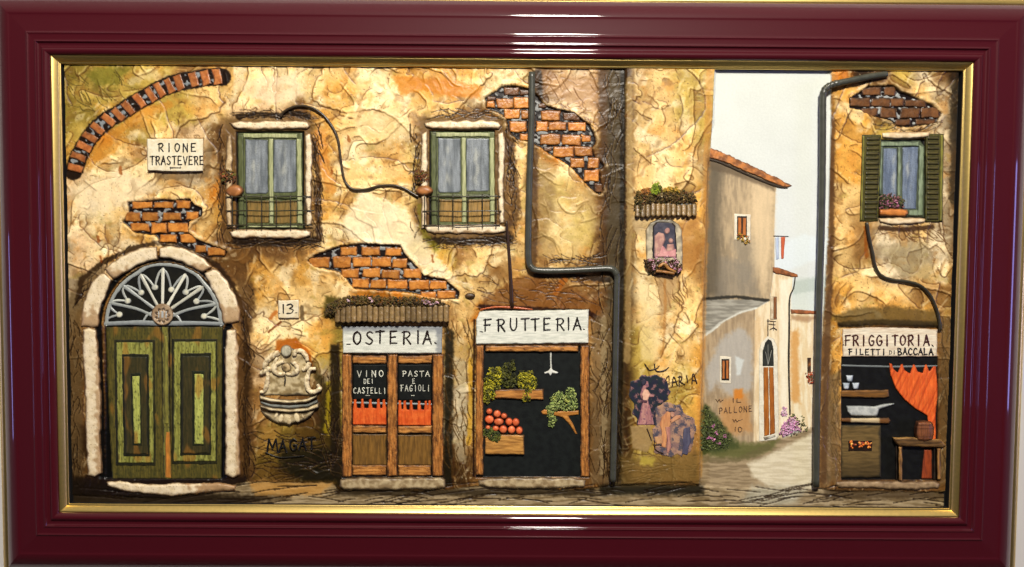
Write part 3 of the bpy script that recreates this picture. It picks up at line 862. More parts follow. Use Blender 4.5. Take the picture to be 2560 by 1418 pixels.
# upper house
H1 = [(1768, 392), (1850, 418), (1940, 462), (1936, 560), (1936, 668), (1924, 752), (1758, 752)]
gpoly(H1, (186, 164, 130), 1.0, soft=1.2, wob=1, c2=(158, 140, 112), g='v')
gpoly([(1766, 396), (1806, 412), (1800, 560), (1812, 748), (1758, 748)], (92, 84, 70), 0.85, soft=22, wob=6)
gpoly([(1830, 600), (1870, 560), (1900, 620), (1890, 700), (1850, 720)], (140, 132, 116), 0.55, soft=14, wob=12)
gpoly([(1850, 500), (1900, 490), (1920, 560), (1880, 600)], (206, 182, 144), 0.5, soft=12, wob=10)
gpoly([(1880, 440), (1936, 464), (1934, 600), (1915, 740), (1880, 640)], (222, 198, 158), 0.7, soft=12, wob=8)
gpoly([(1766, 392), (1800, 400), (1940, 462), (1936, 478), (1850, 444), (1768, 420)], (96, 82, 64), 0.7, soft=5, wob=4)
gpoly([(1800, 640), (1870, 660), (1900, 740), (1790, 745)], (134, 126, 112), 0.6, soft=12, wob=8)
# vault
gpoly([(1757, 748), (1925, 750), (1895, 768), (1850, 780), (1810, 802), (1755, 848)], (132, 128, 116), 1.0, soft=1.5, wob=2, c2=(166, 162, 148), g='h')
gstroke([(1757, 748), (1840, 742), (1926, 752)], 4.5, (46, 44, 38), 0.9, wob=0.5)
gstroke([(1757, 845), (1800, 808), (1850, 782), (1885, 772)], 3, (206, 204, 190), 0.8)
# lower wall
gpoly([(1756, 850), (1812, 803), (1855, 782), (1888, 774), (1886, 1110), (1748, 1130)], (178, 156, 124), 1.0, soft=1.5, wob=1.5, c2=(154, 134, 106), g='v')
gpoly([(1800, 850), (1850, 815), (1882, 850), (1880, 970), (1840, 1000), (1790, 960), (1770, 990), (1765, 930)], (176, 174, 168), 0.75, soft=9, wob=9)
gpoly([(1800, 1000), (1870, 985), (1880, 1080), (1800, 1090)], (190, 138, 82), 0.7, soft=10, wob=9)
gpoly([(1834, 975), (1858, 972), (1858, 1000), (1836, 1000)], (206, 126, 44), 0.9, soft=4, wob=4)
gpoly([(1838, 890), (1860, 900), (1852, 935), (1842, 940)], (206, 212, 208), 0.8, soft=3, wob=3)
# white house
gpoly([(1888, 774), (1924, 752), (1934, 684), (1982, 690), (1976, 760), (1974, 1080), (1950, 1100), (1884, 1112)], (230, 214, 180), 1.0, soft=1.2, wob=1, c2=(214, 190, 150), g='v')
gpoly([(1884, 800), (1905, 790), (1900, 860), (1888, 920)], (216, 184, 138), 0.6, soft=6, wob=5)
gpoly([(1950, 700), (1978, 696), (1974, 1060), (1950, 1080)], (236, 230, 208), 0.7, soft=5, wob=3)
# far house
gpoly([(1974, 782), (2056, 786), (2040, 1090), (1974, 1070)], (222, 200, 160), 1.0, soft=1.2, wob=1, c2=(232, 220, 190), g='v')
gpoly([(1978, 830), (1998, 820), (1996, 900), (2000, 1010), (1978, 1000)], (206, 150, 82), 0.8, soft=6, wob=6)
gpoly([(1976, 788), (2046, 792), (2020, 806), (1978, 800)], (150, 110, 78), 0.6, soft=4, wob=3)
# lane
gpoly([(1748, 1130), (1890, 1106), (1960, 1094), (2040, 1066), (2040, 1225), (1748, 1225)], (168, 148, 116), 1.0, soft=4, wob=3, c2=(138, 120, 92), g='h')
gpoly([(2036, 1080), (1975, 1110), (1925, 1135), (1870, 1160), (1880, 1190), (1920, 1215), (2036, 1220)], (222, 212, 184), 0.95, soft=6, wob=5, c2=(206, 194, 164), g='h')
gpoly([(1750, 1090), (1800, 1100), (1890, 1110), (1950, 1096), (1925, 1128), (1850, 1150), (1752, 1140)], (96, 98, 54), 0.85, soft=9, wob=8)
gpoly([(1750, 1030), (1765, 1010), (1780, 1030), (1800, 1050), (1830, 1090), (1850, 1120), (1750, 1140)], (72, 80, 44), 0.9, soft=7, wob=8)
gstroke([(1760, 1150), (1840, 1152), (1920, 1118)], 8, (106, 96, 66), 0.5, wob=0.9)

# --- pavement
PAVE = [(140, 1236), (420, 1246), (620, 1204), (830, 1206), (850, 1228), (1120, 1226), (1190, 1214), (1460, 1226), (1540, 1212), (1750, 1216), (1900, 1220), (2050, 1220), (2090, 1228),
        (2352, 1230), (2420, 1214), (2420, 1320), (140, 1320)]
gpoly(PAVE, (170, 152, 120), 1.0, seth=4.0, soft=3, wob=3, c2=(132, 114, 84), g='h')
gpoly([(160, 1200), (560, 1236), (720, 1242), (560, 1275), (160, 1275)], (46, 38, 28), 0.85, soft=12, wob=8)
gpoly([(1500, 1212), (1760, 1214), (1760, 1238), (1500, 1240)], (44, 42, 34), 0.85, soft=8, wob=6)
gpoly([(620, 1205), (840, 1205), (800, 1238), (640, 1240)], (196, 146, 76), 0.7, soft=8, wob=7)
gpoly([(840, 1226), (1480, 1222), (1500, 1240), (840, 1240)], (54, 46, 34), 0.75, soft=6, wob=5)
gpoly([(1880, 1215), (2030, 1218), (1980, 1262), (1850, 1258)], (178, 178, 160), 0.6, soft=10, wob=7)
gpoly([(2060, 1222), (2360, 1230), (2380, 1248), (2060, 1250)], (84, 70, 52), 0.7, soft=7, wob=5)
def scratch():
    global C
    r_ = np.random.RandomState(5)
    for i in range(150):
        x_ = r_.uniform(190, 2370); y_ = r_.uniform(1216, 1268)
        L = r_.uniform(35, 120); a = r_.choice([-0.22, -0.16, -0.04, 0.12]) + r_.uniform(-.05, .05)
        pts = cat([(x_, y_), (x_ + L * .5, y_ + L * .5 * a + r_.uniform(-3, 1)), (x_ + L, y_ + L * a)], 3)
        gstroke([tuple(p) for p in pts], 1.5, (50, 38, 26), 0.75, dh=-1.5, wob=0.3)
scratch()

# --- pillar stands proud of the wall
PIL = [(1564, 130), (1562, 400), (1562, 700), (1556, 900), (1552, 1100), (1550, 1212), (1640, 1206), (1700, 1204), (1752, 1212), (1750, 1100), (1754, 900), (1760, 700), (1768, 480),
       (1770, 380), (1784, 300), (1790, 130)]
sl = box(PIL, 20)
sd = sdp(X[sl], Y[sl], PIL) + 1.5 * nC[sl]
Hh[sl] += 5.0 * (1 - ss(-4, 3, sd))
gstroke([(1772, 180), (1766, 400), (1760, 700), (1752, 1000), (1748, 1190)], 10, (196, 138, 68), 0.5, wob=0.7)
gstroke([(1572, 200), (1572, 600), (1566, 900)], 9, (206, 176, 116), 0.5, wob=0.7)
gpoly([(1690, 560), (1740, 540), (1760, 600), (1735, 680), (1700, 670)], (170, 118, 60), 0.65, soft=6, wob=8)
gpoly([(1580, 540), (1625, 545), (1620, 600), (1600, 600), (1583, 570)], (180, 160, 124), 0.6, soft=6, wob=6)
gpoly([(1640, 690), (1700, 690), (1665, 780), (1650, 800), (1648, 740)], (178, 146, 104), 0.7, soft=5, wob=6)
gstroke([(1661, 700), (1662, 760), (1660, 820), (1656, 880)], 4, (176, 120, 60), 0.5, wob=1.0)
gpoly([(1600, 700), (1640, 720), (1650, 900), (1600, 900)], (236, 214, 160), 0.6, soft=8, wob=8)
gpoly([(1552, 1140), (1750, 1130), (1752, 1206), (1552, 1212)], (128, 106, 62), 0.7, soft=14, wob=10)
gpoly([(1600, 1140), (1640, 1145), (1630, 1165), (1600, 1160)], (196, 176, 80), 0.7, soft=5, wob=6)
gpoly([(1575, 1065), (1625, 1062), (1634, 1100), (1615, 1130), (1580, 1120)], (164, 138, 96), 0.9, soft=3, wob=3, dh=1.5)

# --- hand it over as separate pieces of one surface
_l = C.mean(-1, keepdims=True)
_w = (1 - 0.7 * fl)[..., None]                     # the varnished plaster gets more paint contrast than the flat street
C = C * (1 - _w) + _w * ((_l + (C - _l) * 0.92 - 0.56) * 1.16 + 0.525)
C = np.clip(C, 0.02, 0.97)
cls = np.zeros(X.shape, int)                       # 0 left wall
def setcls(poly, v, cond=None):
    sl = box(poly, 2)
    ins = sdp(X[sl], Y[sl], poly) < 0
    if cond is not None: ins &= cond[sl]
    cls[sl][ins] = v
setcls(PIL, 1)
right = [(2078, 130), (2076, 300), (2068, 600), (2052, 900), (2042, 1224), (2430, 1240), (2430, 130)]
setcls(right, 2)
low = (cls == 0) & (X > 1740)
cls[low] = 3                                       # sky
for v, pl in ((4, [(1980, 693), (2070, 688), (2060, 795), (1974, 795)]), (5, H1 + [(1757, 748), (1755, 848), (1888, 774), (1926, 750)]),
              (6, [(1756, 846), (1812, 803), (1855, 782), (1888, 774), (1886, 1110), (1748, 1132)]),
              (7, [(1888, 774), (1924, 752), (1934, 684), (1982, 690), (1974, 1080), (1950, 1100), (1884, 1112)]),
              (8, [(1974, 782), (2056, 786), (2044, 1090), (1974, 1072)]),
              (9, [(1740, 1130), (1890, 1106), (1974, 1080), (2050, 1066), (2050, 1228), (1740, 1228)])):
    setcls(pl, v, cls >= 3)
setcls(PAVE, 10)
cls[(cls == 3) & (Y > 800) & (X < 1800)] = 9
cls[(cls == 3) & (X > 2045) & (Y > 640)] = 2
cls[(cls == 3) & (X < 1790) & (Y > 420)] = 5
cls[(cls == 3) & (Y > 800)] = 9
V = np.stack([gx * S, (PB - Hh) * S, gz * S], -1)
idx = np.arange(NX * NY).reshape(NY, NX)
fc = cls[:-1, :-1]
NAMES = [('plaster_wall', 'plaster', 'cracked cream and ochre plaster wall of the left house'), ('pillar', 'plaster', 'pale plaster pillar beside the painted street'),
         ('plaster_wall', 'plaster', 'weathered ochre plaster wall of the narrow right-hand house'), ('painted_sky', 'flat', None), ('painted_hill', 'flat', None),
         ('painted_house', 'flat', 'upper tan painted house with sloping tiled eaves and a grey vault'), ('painted_house_wall', 'flat', 'low grey and orange painted wall with the football graffiti'),
         ('painted_house', 'flat', 'narrow white painted house with the arched brown door'), ('painted_house', 'flat', 'farthest small cream painted house'), ('painted_lane', 'flat', None),
         ('pavement', 'plaster', 'scratched brown paving strip along the bottom')]
for v, (nm, mt, lb) in enumerate(NAMES):
    fm = fc == v
    q = np.stack([idx[:-1, :-1][fm], idx[1:, :-1][fm], idx[1:, 1:][fm], idx[:-1, 1:][fm]], 1)
    if len(q) == 0: continue
    used = np.unique(q)
    re = -np.ones(NX * NY, int); re[used] = np.arange(len(used))
    mesh(nm, V.reshape(-1, 3)[used], re[q], pic, mt, C.reshape(-1, 3)[used], lb)
# edges of the panel
quadmesh('panel_edge', [(GX0 * S, PB * S - 7 * S, GZ0 * S), (GX0 * S, (PB + 6) * S, GZ0 * S), (GX0 * S, (PB + 6) * S, GZ1 * S), (GX0 * S, PB * S - 7 * S, GZ1 * S)], pic, 'black')
quadmesh('panel_edge', [(GX1 * S, PB * S - 7 * S, GZ0 * S), (GX1 * S, (PB + 6) * S, GZ0 * S), (GX1 * S, (PB + 6) * S, GZ1 * S), (GX1 * S, PB * S - 7 * S, GZ1 * S)], pic, 'black')

# ================================================================== modelled pieces
STONE = ((232, 214, 180), (218, 198, 160), (96, 70, 44), 5.0, 0.95)
STONE2 = ((206, 182, 140), (180, 152, 110), (92, 68, 44), 6, 0.9)
STEP = ((182, 162, 124), (140, 118, 84), (72, 56, 38), 8, 0.85)

# --- bricks
def bricks(lst, sc_, ox, oy, tone=0):
    for q in lst:
        x0, y0, x1, y1 = [ox + q[0] / sc_, oy + q[1] / sc_, ox + q[2] / sc_, oy + q[3] / sc_]
        x0 -= 1.8; x1 += 1.8; y0 -= 1.6; y1 += 1.6
        j = lambda: rnd.uniform(-1.6, 1.6)
        poly = [(x0 + j(), y0 + j()), ((x0 + x1) / 2, y0 + j() * .6), (x1 + j(), y0 + j()), (x1 + j(), y1 + j()), ((x0 + x1) / 2, y1 + j() * .6), (x0 + j(), y1 + j())]
        t = 1 if (tone or len(q) > 4) else 0
        v = rnd.uniform(0.85, 1.1)
        c = ((204 * v, 134 * v, 58 * v), (178 * v, 108 * v, 40 * v), (104, 62, 28), 5, 0.85) if not t else ((112 * v, 72 * v, 38 * v), (92 * v, 58 * v, 30 * v), (50, 34, 22), 6, 0.9)
        def pt(x, y, s, C_):      # lighter dab of paint on the face of each brick
            d = (ss(3.5, 6, s + 2.2 * gn(x / 5, y / 5, 6)) * ss(-0.35, -0.1, gn(x / 13, y / 8, 9)))[:, None] * (0.8 if not t else 0.12)
            return C_ * (1 - d) + c3((228, 160, 82)) * d
        blob('brick', poly, 3, 7.6 if not t else 7.0, c, pic, 'brick', edge=3.2, wob=1.3, rough=0.9, paint=pt)
bricks([(980, 105, 1122, 150), (1142, 105, 1275, 145), (1305, 98, 1405, 150), (925, 182, 1037, 250), (1050, 182, 1168, 246), (1205, 185, 1335, 240), (1378, 178, 1462, 236),
        (965, 262, 1100, 322), (1120, 262, 1232, 332), (1245, 262, 1385, 326), (1185, 345, 1305, 398), (1335, 345, 1442, 406), (1440, 424, 1528, 478), (1538, 440, 1662, 498)], 2.955, 0, 470)
bricks([(2285, 515, 2432, 584), (2462, 512, 2545, 590)], 2.955, 0, 470)
bricks([(10, 440, 118, 500), (162, 440, 292, 496), (335, 445, 452, 500), (-25, 512, 80, 590), (98, 512, 227, 580), (240, 515, 377, 582), (388, 527, 492, 590),
        (10, 600, 140, 662), (170, 595, 297, 660), (312, 612, 440, 670), (470, 600, 597, 665), (90, 670, 212, 735), (228, 682, 337, 740), (352, 682, 497, 745),
        (510, 685, 652, 752), (665, 687, 785, 747), (600, 770, 706, 815), (720, 765, 850, 818)], 2.955, 850, 470)
bricks([(262, 128, 412, 208, 1), (430, 150, 528, 205, 1), (72, 268, 152, 338), (80, 224, 168, 262, 1), (180, 245, 350, 345), (368, 230, 540, 345), (265, 362, 427, 455),
        (445, 370, 530, 460), (325, 490, 502, 600), (440, 622, 520, 690), (625, 300, 720, 345, 1), (665, 375, 857, 480), (900, 395, 1072, 475, 1), (610, 495, 722, 592),
        (735, 497, 922, 580), (950, 502, 1130, 590), (650, 630, 862, 738), (880, 635, 1080, 742), (1095, 637, 1185, 705), (690, 762, 768, 812, 1), (788, 762, 1002, 870),
        (1020, 762, 1197, 860), (970, 892, 1115, 985), (1160, 880, 1272, 995), (1120, 1012, 1277, 1130), (1230, 1155, 1312, 1250, 1)], 4.297, 1200, 190)
bricks([(250, 95, 400, 160), (428, 90, 520, 165), (152, 182, 312, 250), (327, 185, 475, 250), (482, 187, 592, 250), (602, 200, 770, 255), (245, 270, 377, 328),
        (400, 265, 532, 347), (565, 265, 722, 345), (732, 267, 890, 345), (520, 360, 642, 408), (690, 360, 850, 402)], 3.297, 2080, 190, 1)
for i, (cx, cy) in enumerate(ARCHC):
    a = math.radians(14 + (80 - 14) * (i / 15.0) ** 0.85)
    hl, hw = 21, (12 if i > 11 else 10.5)
    ca, sa = math.cos(a), math.sin(a)
    poly = [(cx + u * hl * ca - v * hw * sa + rnd.uniform(-1, 1), cy + u * hl * sa + v * hw * ca + rnd.uniform(-1, 1)) for u, v in ((-1, -1), (0, -1), (1, -1), (1, 1), (0, 1), (-1, 1))]
    v = rnd.uniform(0.88, 1.08)
    def pt(x, y, s, C_):
        d = (ss(3, 6, s + 2 * gn(x / 5, y / 5, 16)) * ss(-0.3, -0.05, gn(x / 10, y / 10, 19)))[:, None] * 0.7
        return C_ * (1 - d) + c3((214, 146, 86)) * d
    blob('brick', poly, 4, 10.5, ((182 * v, 112 * v, 58 * v), (156 * v, 88 * v, 42 * v), (76, 46, 24), 5, 0.9), pic, 'brick', edge=3.2, wob=1.2, rough=0.9, paint=pt)

# --- arched green door with stone surround
ORG0 = pic
door = part('arched_door', pic, 409, 1198, 2, 'tall double door of worn green boards under an iron fanlight')
fan = part('fanlight', pic, 409, 815, 2, 'half-round grey iron fanlight with seven spokes')
arch = part('stone_arch', pic, 409, 1198, 4, 'rough cream stone surround of the green arched door')
ARST = [[(202, 817), (205, 774), (215, 736), (231, 703), (248, 686), (263, 683), (279, 699), (266, 739), (251, 774), (246, 818)],
        [(261, 672), (288, 650), (321, 630), (362, 617), (394, 616), (395, 649), (362, 657), (327, 673), (305, 688), (284, 698), (273, 690)],
        [(399, 620), (417, 614), (453, 617), (490, 632), (517, 652), (529, 667), (507, 683), (481, 670), (453, 656), (426, 647), (398, 644)],
        [(510, 684), (531, 669), (551, 681), (573, 710), (589, 739), (601, 774), (598, 804), (563, 812), (557, 805), (551, 774), (540, 743), (525, 714)],
        [(206, 824), (222, 819), (241, 825), (248, 900), (252, 1000), (251, 1100), (255, 1184), (238, 1194), (219, 1189), (214, 1100), (213, 1000), (207, 900)],
        [(566, 826), (590, 822), (597, 870), (596, 1000), (599, 1100), (602, 1188), (582, 1197), (562, 1187), (563, 1100), (562, 1000), (561, 900)]]
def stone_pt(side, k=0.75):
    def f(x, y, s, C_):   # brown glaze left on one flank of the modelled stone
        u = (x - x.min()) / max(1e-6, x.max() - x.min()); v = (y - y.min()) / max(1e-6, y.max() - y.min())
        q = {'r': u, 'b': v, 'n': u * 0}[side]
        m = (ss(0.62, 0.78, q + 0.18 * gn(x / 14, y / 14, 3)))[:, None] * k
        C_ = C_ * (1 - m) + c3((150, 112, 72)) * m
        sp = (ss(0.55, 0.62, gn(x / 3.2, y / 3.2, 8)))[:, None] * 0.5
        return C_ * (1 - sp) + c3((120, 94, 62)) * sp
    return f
for i, p in enumerate(ARST):
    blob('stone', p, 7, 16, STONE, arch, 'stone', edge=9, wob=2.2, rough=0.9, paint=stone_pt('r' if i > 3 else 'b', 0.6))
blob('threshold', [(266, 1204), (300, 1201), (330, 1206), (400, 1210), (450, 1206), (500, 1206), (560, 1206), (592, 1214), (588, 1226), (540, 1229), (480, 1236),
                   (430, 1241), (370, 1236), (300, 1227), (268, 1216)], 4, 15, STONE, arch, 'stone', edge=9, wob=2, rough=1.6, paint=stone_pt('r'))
# fanlight
blob('dark_glass', [(262, 815)] + [(409 + 149 * math.cos(a), 812 - 153 * math.sin(a)) for a in np.linspace(math.pi, 0, 30)] + [(557, 815)], 1, 1.6,
     ((17, 17, 14), (24, 23, 17), (12, 12, 10), 3, 0.5), fan, 'flat', wob=0)
IRON = (142, 146, 142); IRON2 = (206, 204, 186)
ribbon('arch_bar', [[(409 + 143 * math.cos(a), 813 - 144 * math.sin(a) - (8 if abs(a - 1.4) < 0.5 else 2), 10 if k % 3 else 8.5) for k, a in enumerate(np.linspace(math.pi, 0, 21))]], 3.2, IRON, fan, 'pipe', dome=1.6)
ribbon('base_bar', [[(262, 810, 10), (340, 807, 11), (409, 809, 12), (480, 808, 11), (557, 810, 10)]], 3.4, (152, 158, 158), fan, 'pipe', dome=1.6)
ends = [(277, 758), (312, 717), (352.5, 688), (407.5, 673), (462.5, 688), (505, 719), (538, 761)]
for i, (x, y) in enumerate(ends):
    dx, dy = x - 406, y - 787; L = math.hypot(dx, dy)
    ribbon('spoke', [[(406 + dx / L * 26, 787 + dy / L * 26 + (8 if i in (0, 6) else 0), 8), ((406 + x) / 2, (787 + y) / 2, 7), (x, y, 9)]], 3.4, IRON2 if i in (2, 3, 4, 5) else IRON, fan, 'pipe', dome=1.7)
ribbon('spoke', [[(384, 780, 7), (368, 788, 6), (358, 804, 5)], [(430, 784, 8), (444, 792, 7), (452, 804, 5)]], 3.3, (170, 174, 170), fan, 'pipe', dome=1.5)
balls = [(298, 787), (319.5, 753), (352.5, 732), (387, 719), (428.6, 724.7), (464, 731), (491, 754), (510, 791)]
full = [(264, 806)] + ends + [(552, 805)]
for i, (bx, by) in enumerate(balls):
    for (ex, ey) in (full[i], full[i + 1]):
        # each scroll swings off the rim and curls in to its ball
        mx, my = (bx + ex) / 2, (by + ey) / 2
        ox_, oy_ = mx - 406, my - 800; q = math.hypot(ox_, oy_)
        ribbon('scroll', [[(ex, ey, 5.5), ((ex * 2 + bx) / 3 + ox_ / q * 9, (ey * 2 + by) / 3 + oy_ / q * 9, 6), ((ex + bx * 2) / 3 + ox_ / q * 9, (ey + by * 2) / 3 + oy_ / q * 9, 6), (bx, by, 5)]], 3.0, (186, 188, 178) if i % 2 else (158, 162, 158), fan, 'pipe', dome=1.4)
    blob('scroll_ball', ell(bx, by, 8.5, 8, 14), 3, 6.5, ((214, 210, 184), (176, 176, 164), (120, 124, 120), 3, 0.6), fan, 'stone', edge=5, wob=0.3, step=1.5)
hub = [(x, y) for x, y in ell(406, 787, 28, 28, 26)]
def hubpt(x, y, s, C_):
    a = np.arctan2(y - 789, x - 406); r = np.hypot(x - 406, y - 789)
    m = (np.exp(-((r - 15 - 2 * np.cos(a * 9)) / 2.4) ** 2) * (np.cos(a * 9) > -0.5))[:, None] * 0.9
    C_ = C_ * (1 - m) + c3((52, 38, 26)) * m
    m2 = ((np.abs(x - 406) < 11) & (np.abs(y - 786) < 8) & (np.cos((x - 406) / 1.7) > -0.3))[:, None] * 0.85
    return C_ * (1 - m2) + c3((168, 178, 182)) * m2
blob('boss', hub, 3, 11, ((172, 148, 118), (150, 124, 94), (84, 64, 44), 4, 0.8), fan, 'stone', edge=5, wob=0.3, step=1.3, paint=hubpt,
     shape=lambda x, y, s: -2.4 * np.exp(-((np.hypot(x - 406, y - 789) - 15 - 2 * np.cos(np.arctan2(y - 789, x - 406) * 9)) / 3) ** 2) + 1.5 * np.exp(-((s - 2) / 2) ** 2))
# door leaves
GRN = ((92, 82, 32), (68, 64, 26), (44, 40, 18), 5, 0.9)
LGRN = ((148, 148, 72), (114, 112, 46), (52, 56, 24), 2.5, 0.8)
DGRN = ((52, 48, 24), (64, 56, 28), (26, 28, 14), 4, 0.8)
OLIV = ((128, 104, 34), (98, 96, 36), (70, 56, 22), 4, 0.7)
def worn(x, y, s, C_):
    m = (ss(0.28, 0.5, gn(x / 3.2, y / 9, 14)) * 0.5)[:, None]
    C_ = C_ * (1 - m) + c3((40, 42, 20)) * m
    m = (ss(0.3, 0.6, gn(x / 26, y / 60, 24)) * 0.5)[:, None]
    return C_ * (1 - m) + c3((160, 104, 36)) * m
for k, (x0, x1, xb0, xb1) in enumerate(((264, 404, 280, 411), (424, 557, 427, 554))):
    leaf = blob('door_leaf', [(x0, 817), (x1, 817), ((x1 + xb1) / 2, 1000), (xb1, 1198), (xb0, 1198), ((x0 + xb0) / 2 - 2, 1000)], 1, 4, GRN, door, 'woodv', edge=2, wob=1, g='v', paint=worn)
R_ = [((284, 848, 388, 1166), (428, 846, 545, 1162)), ((290, 856, 382, 1158), (434, 854, 540, 1154)), ((303, 884, 373, 1143), (449, 882, 529, 1140)),
      ((309, 892, 367, 1136), (455, 890, 524, 1134)), ((325, 932, 353, 1116), (479, 926, 512, 1116)), ((330, 940, 349, 1110), (486, 935, 509, 1111))]
TYPES = [('groove', ((30, 30, 16), (44, 42, 20), (24, 24, 12), 3, 0.5), 4.3), ('moulding', LGRN, 6.2), ('groove', ((24, 26, 14), (36, 36, 18), (18, 18, 10), 3, 0.5), 6.5),
         ('door_panel', DGRN, 8.0), ('groove', ((26, 30, 14), (32, 36, 18), (20, 22, 12), 3, 0.5), 8.3), ('raised_strip', ((178, 182, 92), (156, 160, 76), (92, 92, 42), 2, 0.6), 9.6)]
for (nm, cc, hh), (ra, rb) in zip(TYPES, R_):
    for r in (ra, rb):
        lean = 5 if r is ra else 0
        blob(nm, [(r[0], r[1]), (r[2], r[1]), (r[2] + lean * .6, r[3]), (r[0] + lean, r[3])], hh - 1.6, hh, cc, door, 'woodv', edge=1.6, wob=1.1, g='v', rough=0.25, paint=worn if nm != 'groove' else None)
blob('meeting_stile', [(404, 817), (422, 817), (424, 1000), (428, 1198), (408, 1198), (406, 1000)], 2, 5.5, ((92, 86, 38), (120, 116, 52), (30, 28, 16), 3, 0.9), door, 'woodv', edge=2, wob=1, g='v', paint=worn)
blob('meeting_stile', [(414, 1080), (425, 1078), (428, 1196), (412, 1196)], 5, 6.4, ((196, 124, 48), (170, 110, 44), (96, 84, 36), 3, 0.7), door, 'woodv', edge=2, wob=1, g='v', label='bare orange foot of the middle stile')
blob('meeting_stile', [(410, 840), (420, 838), (422, 1060), (412, 1060)], 5, 6.4, ((138, 132, 58), (116, 110, 48), (60, 60, 30), 3, 0.7), door, 'woodv', edge=2, wob=1, g='v')

# --- two casement windows with wire balconies
PANE = ((136, 142, 146), (100, 106, 110), (46, 50, 54), 4, 0.8)
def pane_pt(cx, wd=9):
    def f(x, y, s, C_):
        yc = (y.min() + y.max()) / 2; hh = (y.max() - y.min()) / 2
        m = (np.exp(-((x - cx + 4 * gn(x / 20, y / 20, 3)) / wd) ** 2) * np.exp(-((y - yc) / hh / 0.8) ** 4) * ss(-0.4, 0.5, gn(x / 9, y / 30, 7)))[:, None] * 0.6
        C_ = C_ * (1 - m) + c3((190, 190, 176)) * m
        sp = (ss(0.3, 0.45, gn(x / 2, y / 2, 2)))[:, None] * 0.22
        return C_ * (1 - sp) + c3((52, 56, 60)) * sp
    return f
G1 = ((90, 96, 58), (74, 80, 46), (40, 44, 26), 3, 0.8)
G2 = ((172, 174, 128), (152, 156, 110), (78, 88, 54), 2.5, 0.8)
PANEL = ((132, 104, 52), (108, 90, 44), (60, 54, 28), 4, 0.8)
def window(dx, dy, lab, second):
    w_ = part('window', pic, 676 + dx, 580 + dy, 4, lab)
    q = lambda pts: [(x + dx, y + dy) for x, y in pts]
    stones = [('lintel', [(574, 307), (600, 303), (680, 302), (740, 301), (768, 305), (775, 316), (768, 324), (735, 323), (690, 326), (640, 326), (600, 324), (582, 319)]),
              ('jamb', [(565, 338), (580, 332), (582, 380), (582, 440), (580, 500), (580, 570), (566, 575), (564, 500), (562, 430), (566, 380)]),
              ('jamb', [(762, 338), (776, 333), (782, 360), (780, 420), (778, 480), (780, 562), (766, 565), (762, 480), (763, 400)]),
              ('sill', [(570, 578), (590, 574), (680, 573), (760, 573), (779, 578), (778, 592), (750, 598), (680, 597), (600, 597), (578, 592)])]
    for i, (nm, p) in enumerate(stones):
        if second:
            p = [(x + (6 if nm == 'jamb' and i == 1 else (-3 if nm == 'lintel' and x > 700 else (5 if nm == 'sill' else 0))), y + (2 if nm == 'lintel' else (-9 if nm == 'sill' else 0))) for x, y in p]
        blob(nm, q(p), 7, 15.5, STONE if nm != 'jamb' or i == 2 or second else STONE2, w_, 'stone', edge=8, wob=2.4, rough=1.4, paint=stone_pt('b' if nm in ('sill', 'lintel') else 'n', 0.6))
    blob('casement', q([(594, 332), (756, 332), (758, 572), (596, 573)]), 1, 3, G1, w_, 'woodv', edge=2, wob=1, g='v')
    for i, r in enumerate(((611, 348, 670, 485), (681, 348, 741, 482))):
        rr = [(r[0] + 2, r[1]), (r[2], r[1] + 1), (r[2] + 1, r[3] - 4), (r[2] - 4, r[3]), (r[0] + 5, r[3] + 1), (r[0] + 1, r[3] - 5)]
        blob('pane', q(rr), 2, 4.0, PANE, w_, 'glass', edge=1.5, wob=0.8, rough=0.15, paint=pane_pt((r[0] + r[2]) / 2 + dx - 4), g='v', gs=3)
    for i, r in enumerate(((616, 501, 674, 559), (685, 501, 744, 560))):
        blob('lower_panel', q(rect(*r)), 2, 4.0, PANEL if not second else ((158, 122, 62), (128, 102, 52), (66, 56, 28), 4, 0.8), w_, 'woodv', edge=1.5, wob=0.8, g='v')
    for nm, r, c_ in (('frame_bar', (608, 333, 744, 346), G2), ('frame_bar', (671, 346, 683, 561), G2), ('frame_bar', (741, 347, 754, 560), G2),
                      ('frame_bar', (594, 335, 609, 568), G1), ('frame_bar', (611, 487, 742, 498), G1), ('frame_bar', (620, 563, 744, 570), G2)):
        blob(nm, q([(r[0], r[1]), (r[2], r[1] + 1), (r[2] + (2 if r[2] - r[0] < 20 else 0), r[3]), (r[0] + (2 if r[2] - r[0] < 20 else 0), r[3])]), 2.5, 6.5, c_, w_, 'woodv', edge=2, wob=1.0, g='v')
    b = part('wire_balcony', pic, 676 + dx, 574 + dy, 20, 'thin wire balcony rail on the ' + ('right' if second else 'left') + ' green window')
    WC = (50, 46, 30)
    for i, y in enumerate((492, 527, 563) if not second else (494, 531, 566)):
        x0, x1 = ((563, 778), (564, 785), (566, 782))[i] if not second else ((590, 770), (574, 772), (574, 768))[i]
        tube('rail_wire', [(x0 + dx, y + dy + .5, 17), (x0 + 60 + dx, y + dy, 20), ((x0 + x1) / 2 + dx, y + dy + 1, 21), (x1 - 50 + dx, y + dy - .5, 20), (x1 + dx, y + dy, 17)], 1.5, 20, WC, b, n=6, seg=5)
    xs = (580, 616, 653.5, 690, 726, 762) if not second else (579, 614, 650, 688, 724, 758)
    for x in xs:
        tube('upright_wire', [(x + dx, 488 + dy, 21), (x + dx + .6, 527 + dy, 21.5), (x + dx, 573 + dy, 21)], 1.3, 20, WC, b, n=6, seg=5)
    pt = part('flowerpot', pic, 586 + dx, 490 + dy, 14, 'small clay pot with dry brown plant by the ' + ('right' if second else 'left') + ' window')
    cx, cy = (586, 478) if not second else (1061 - dx, 477 - dy)
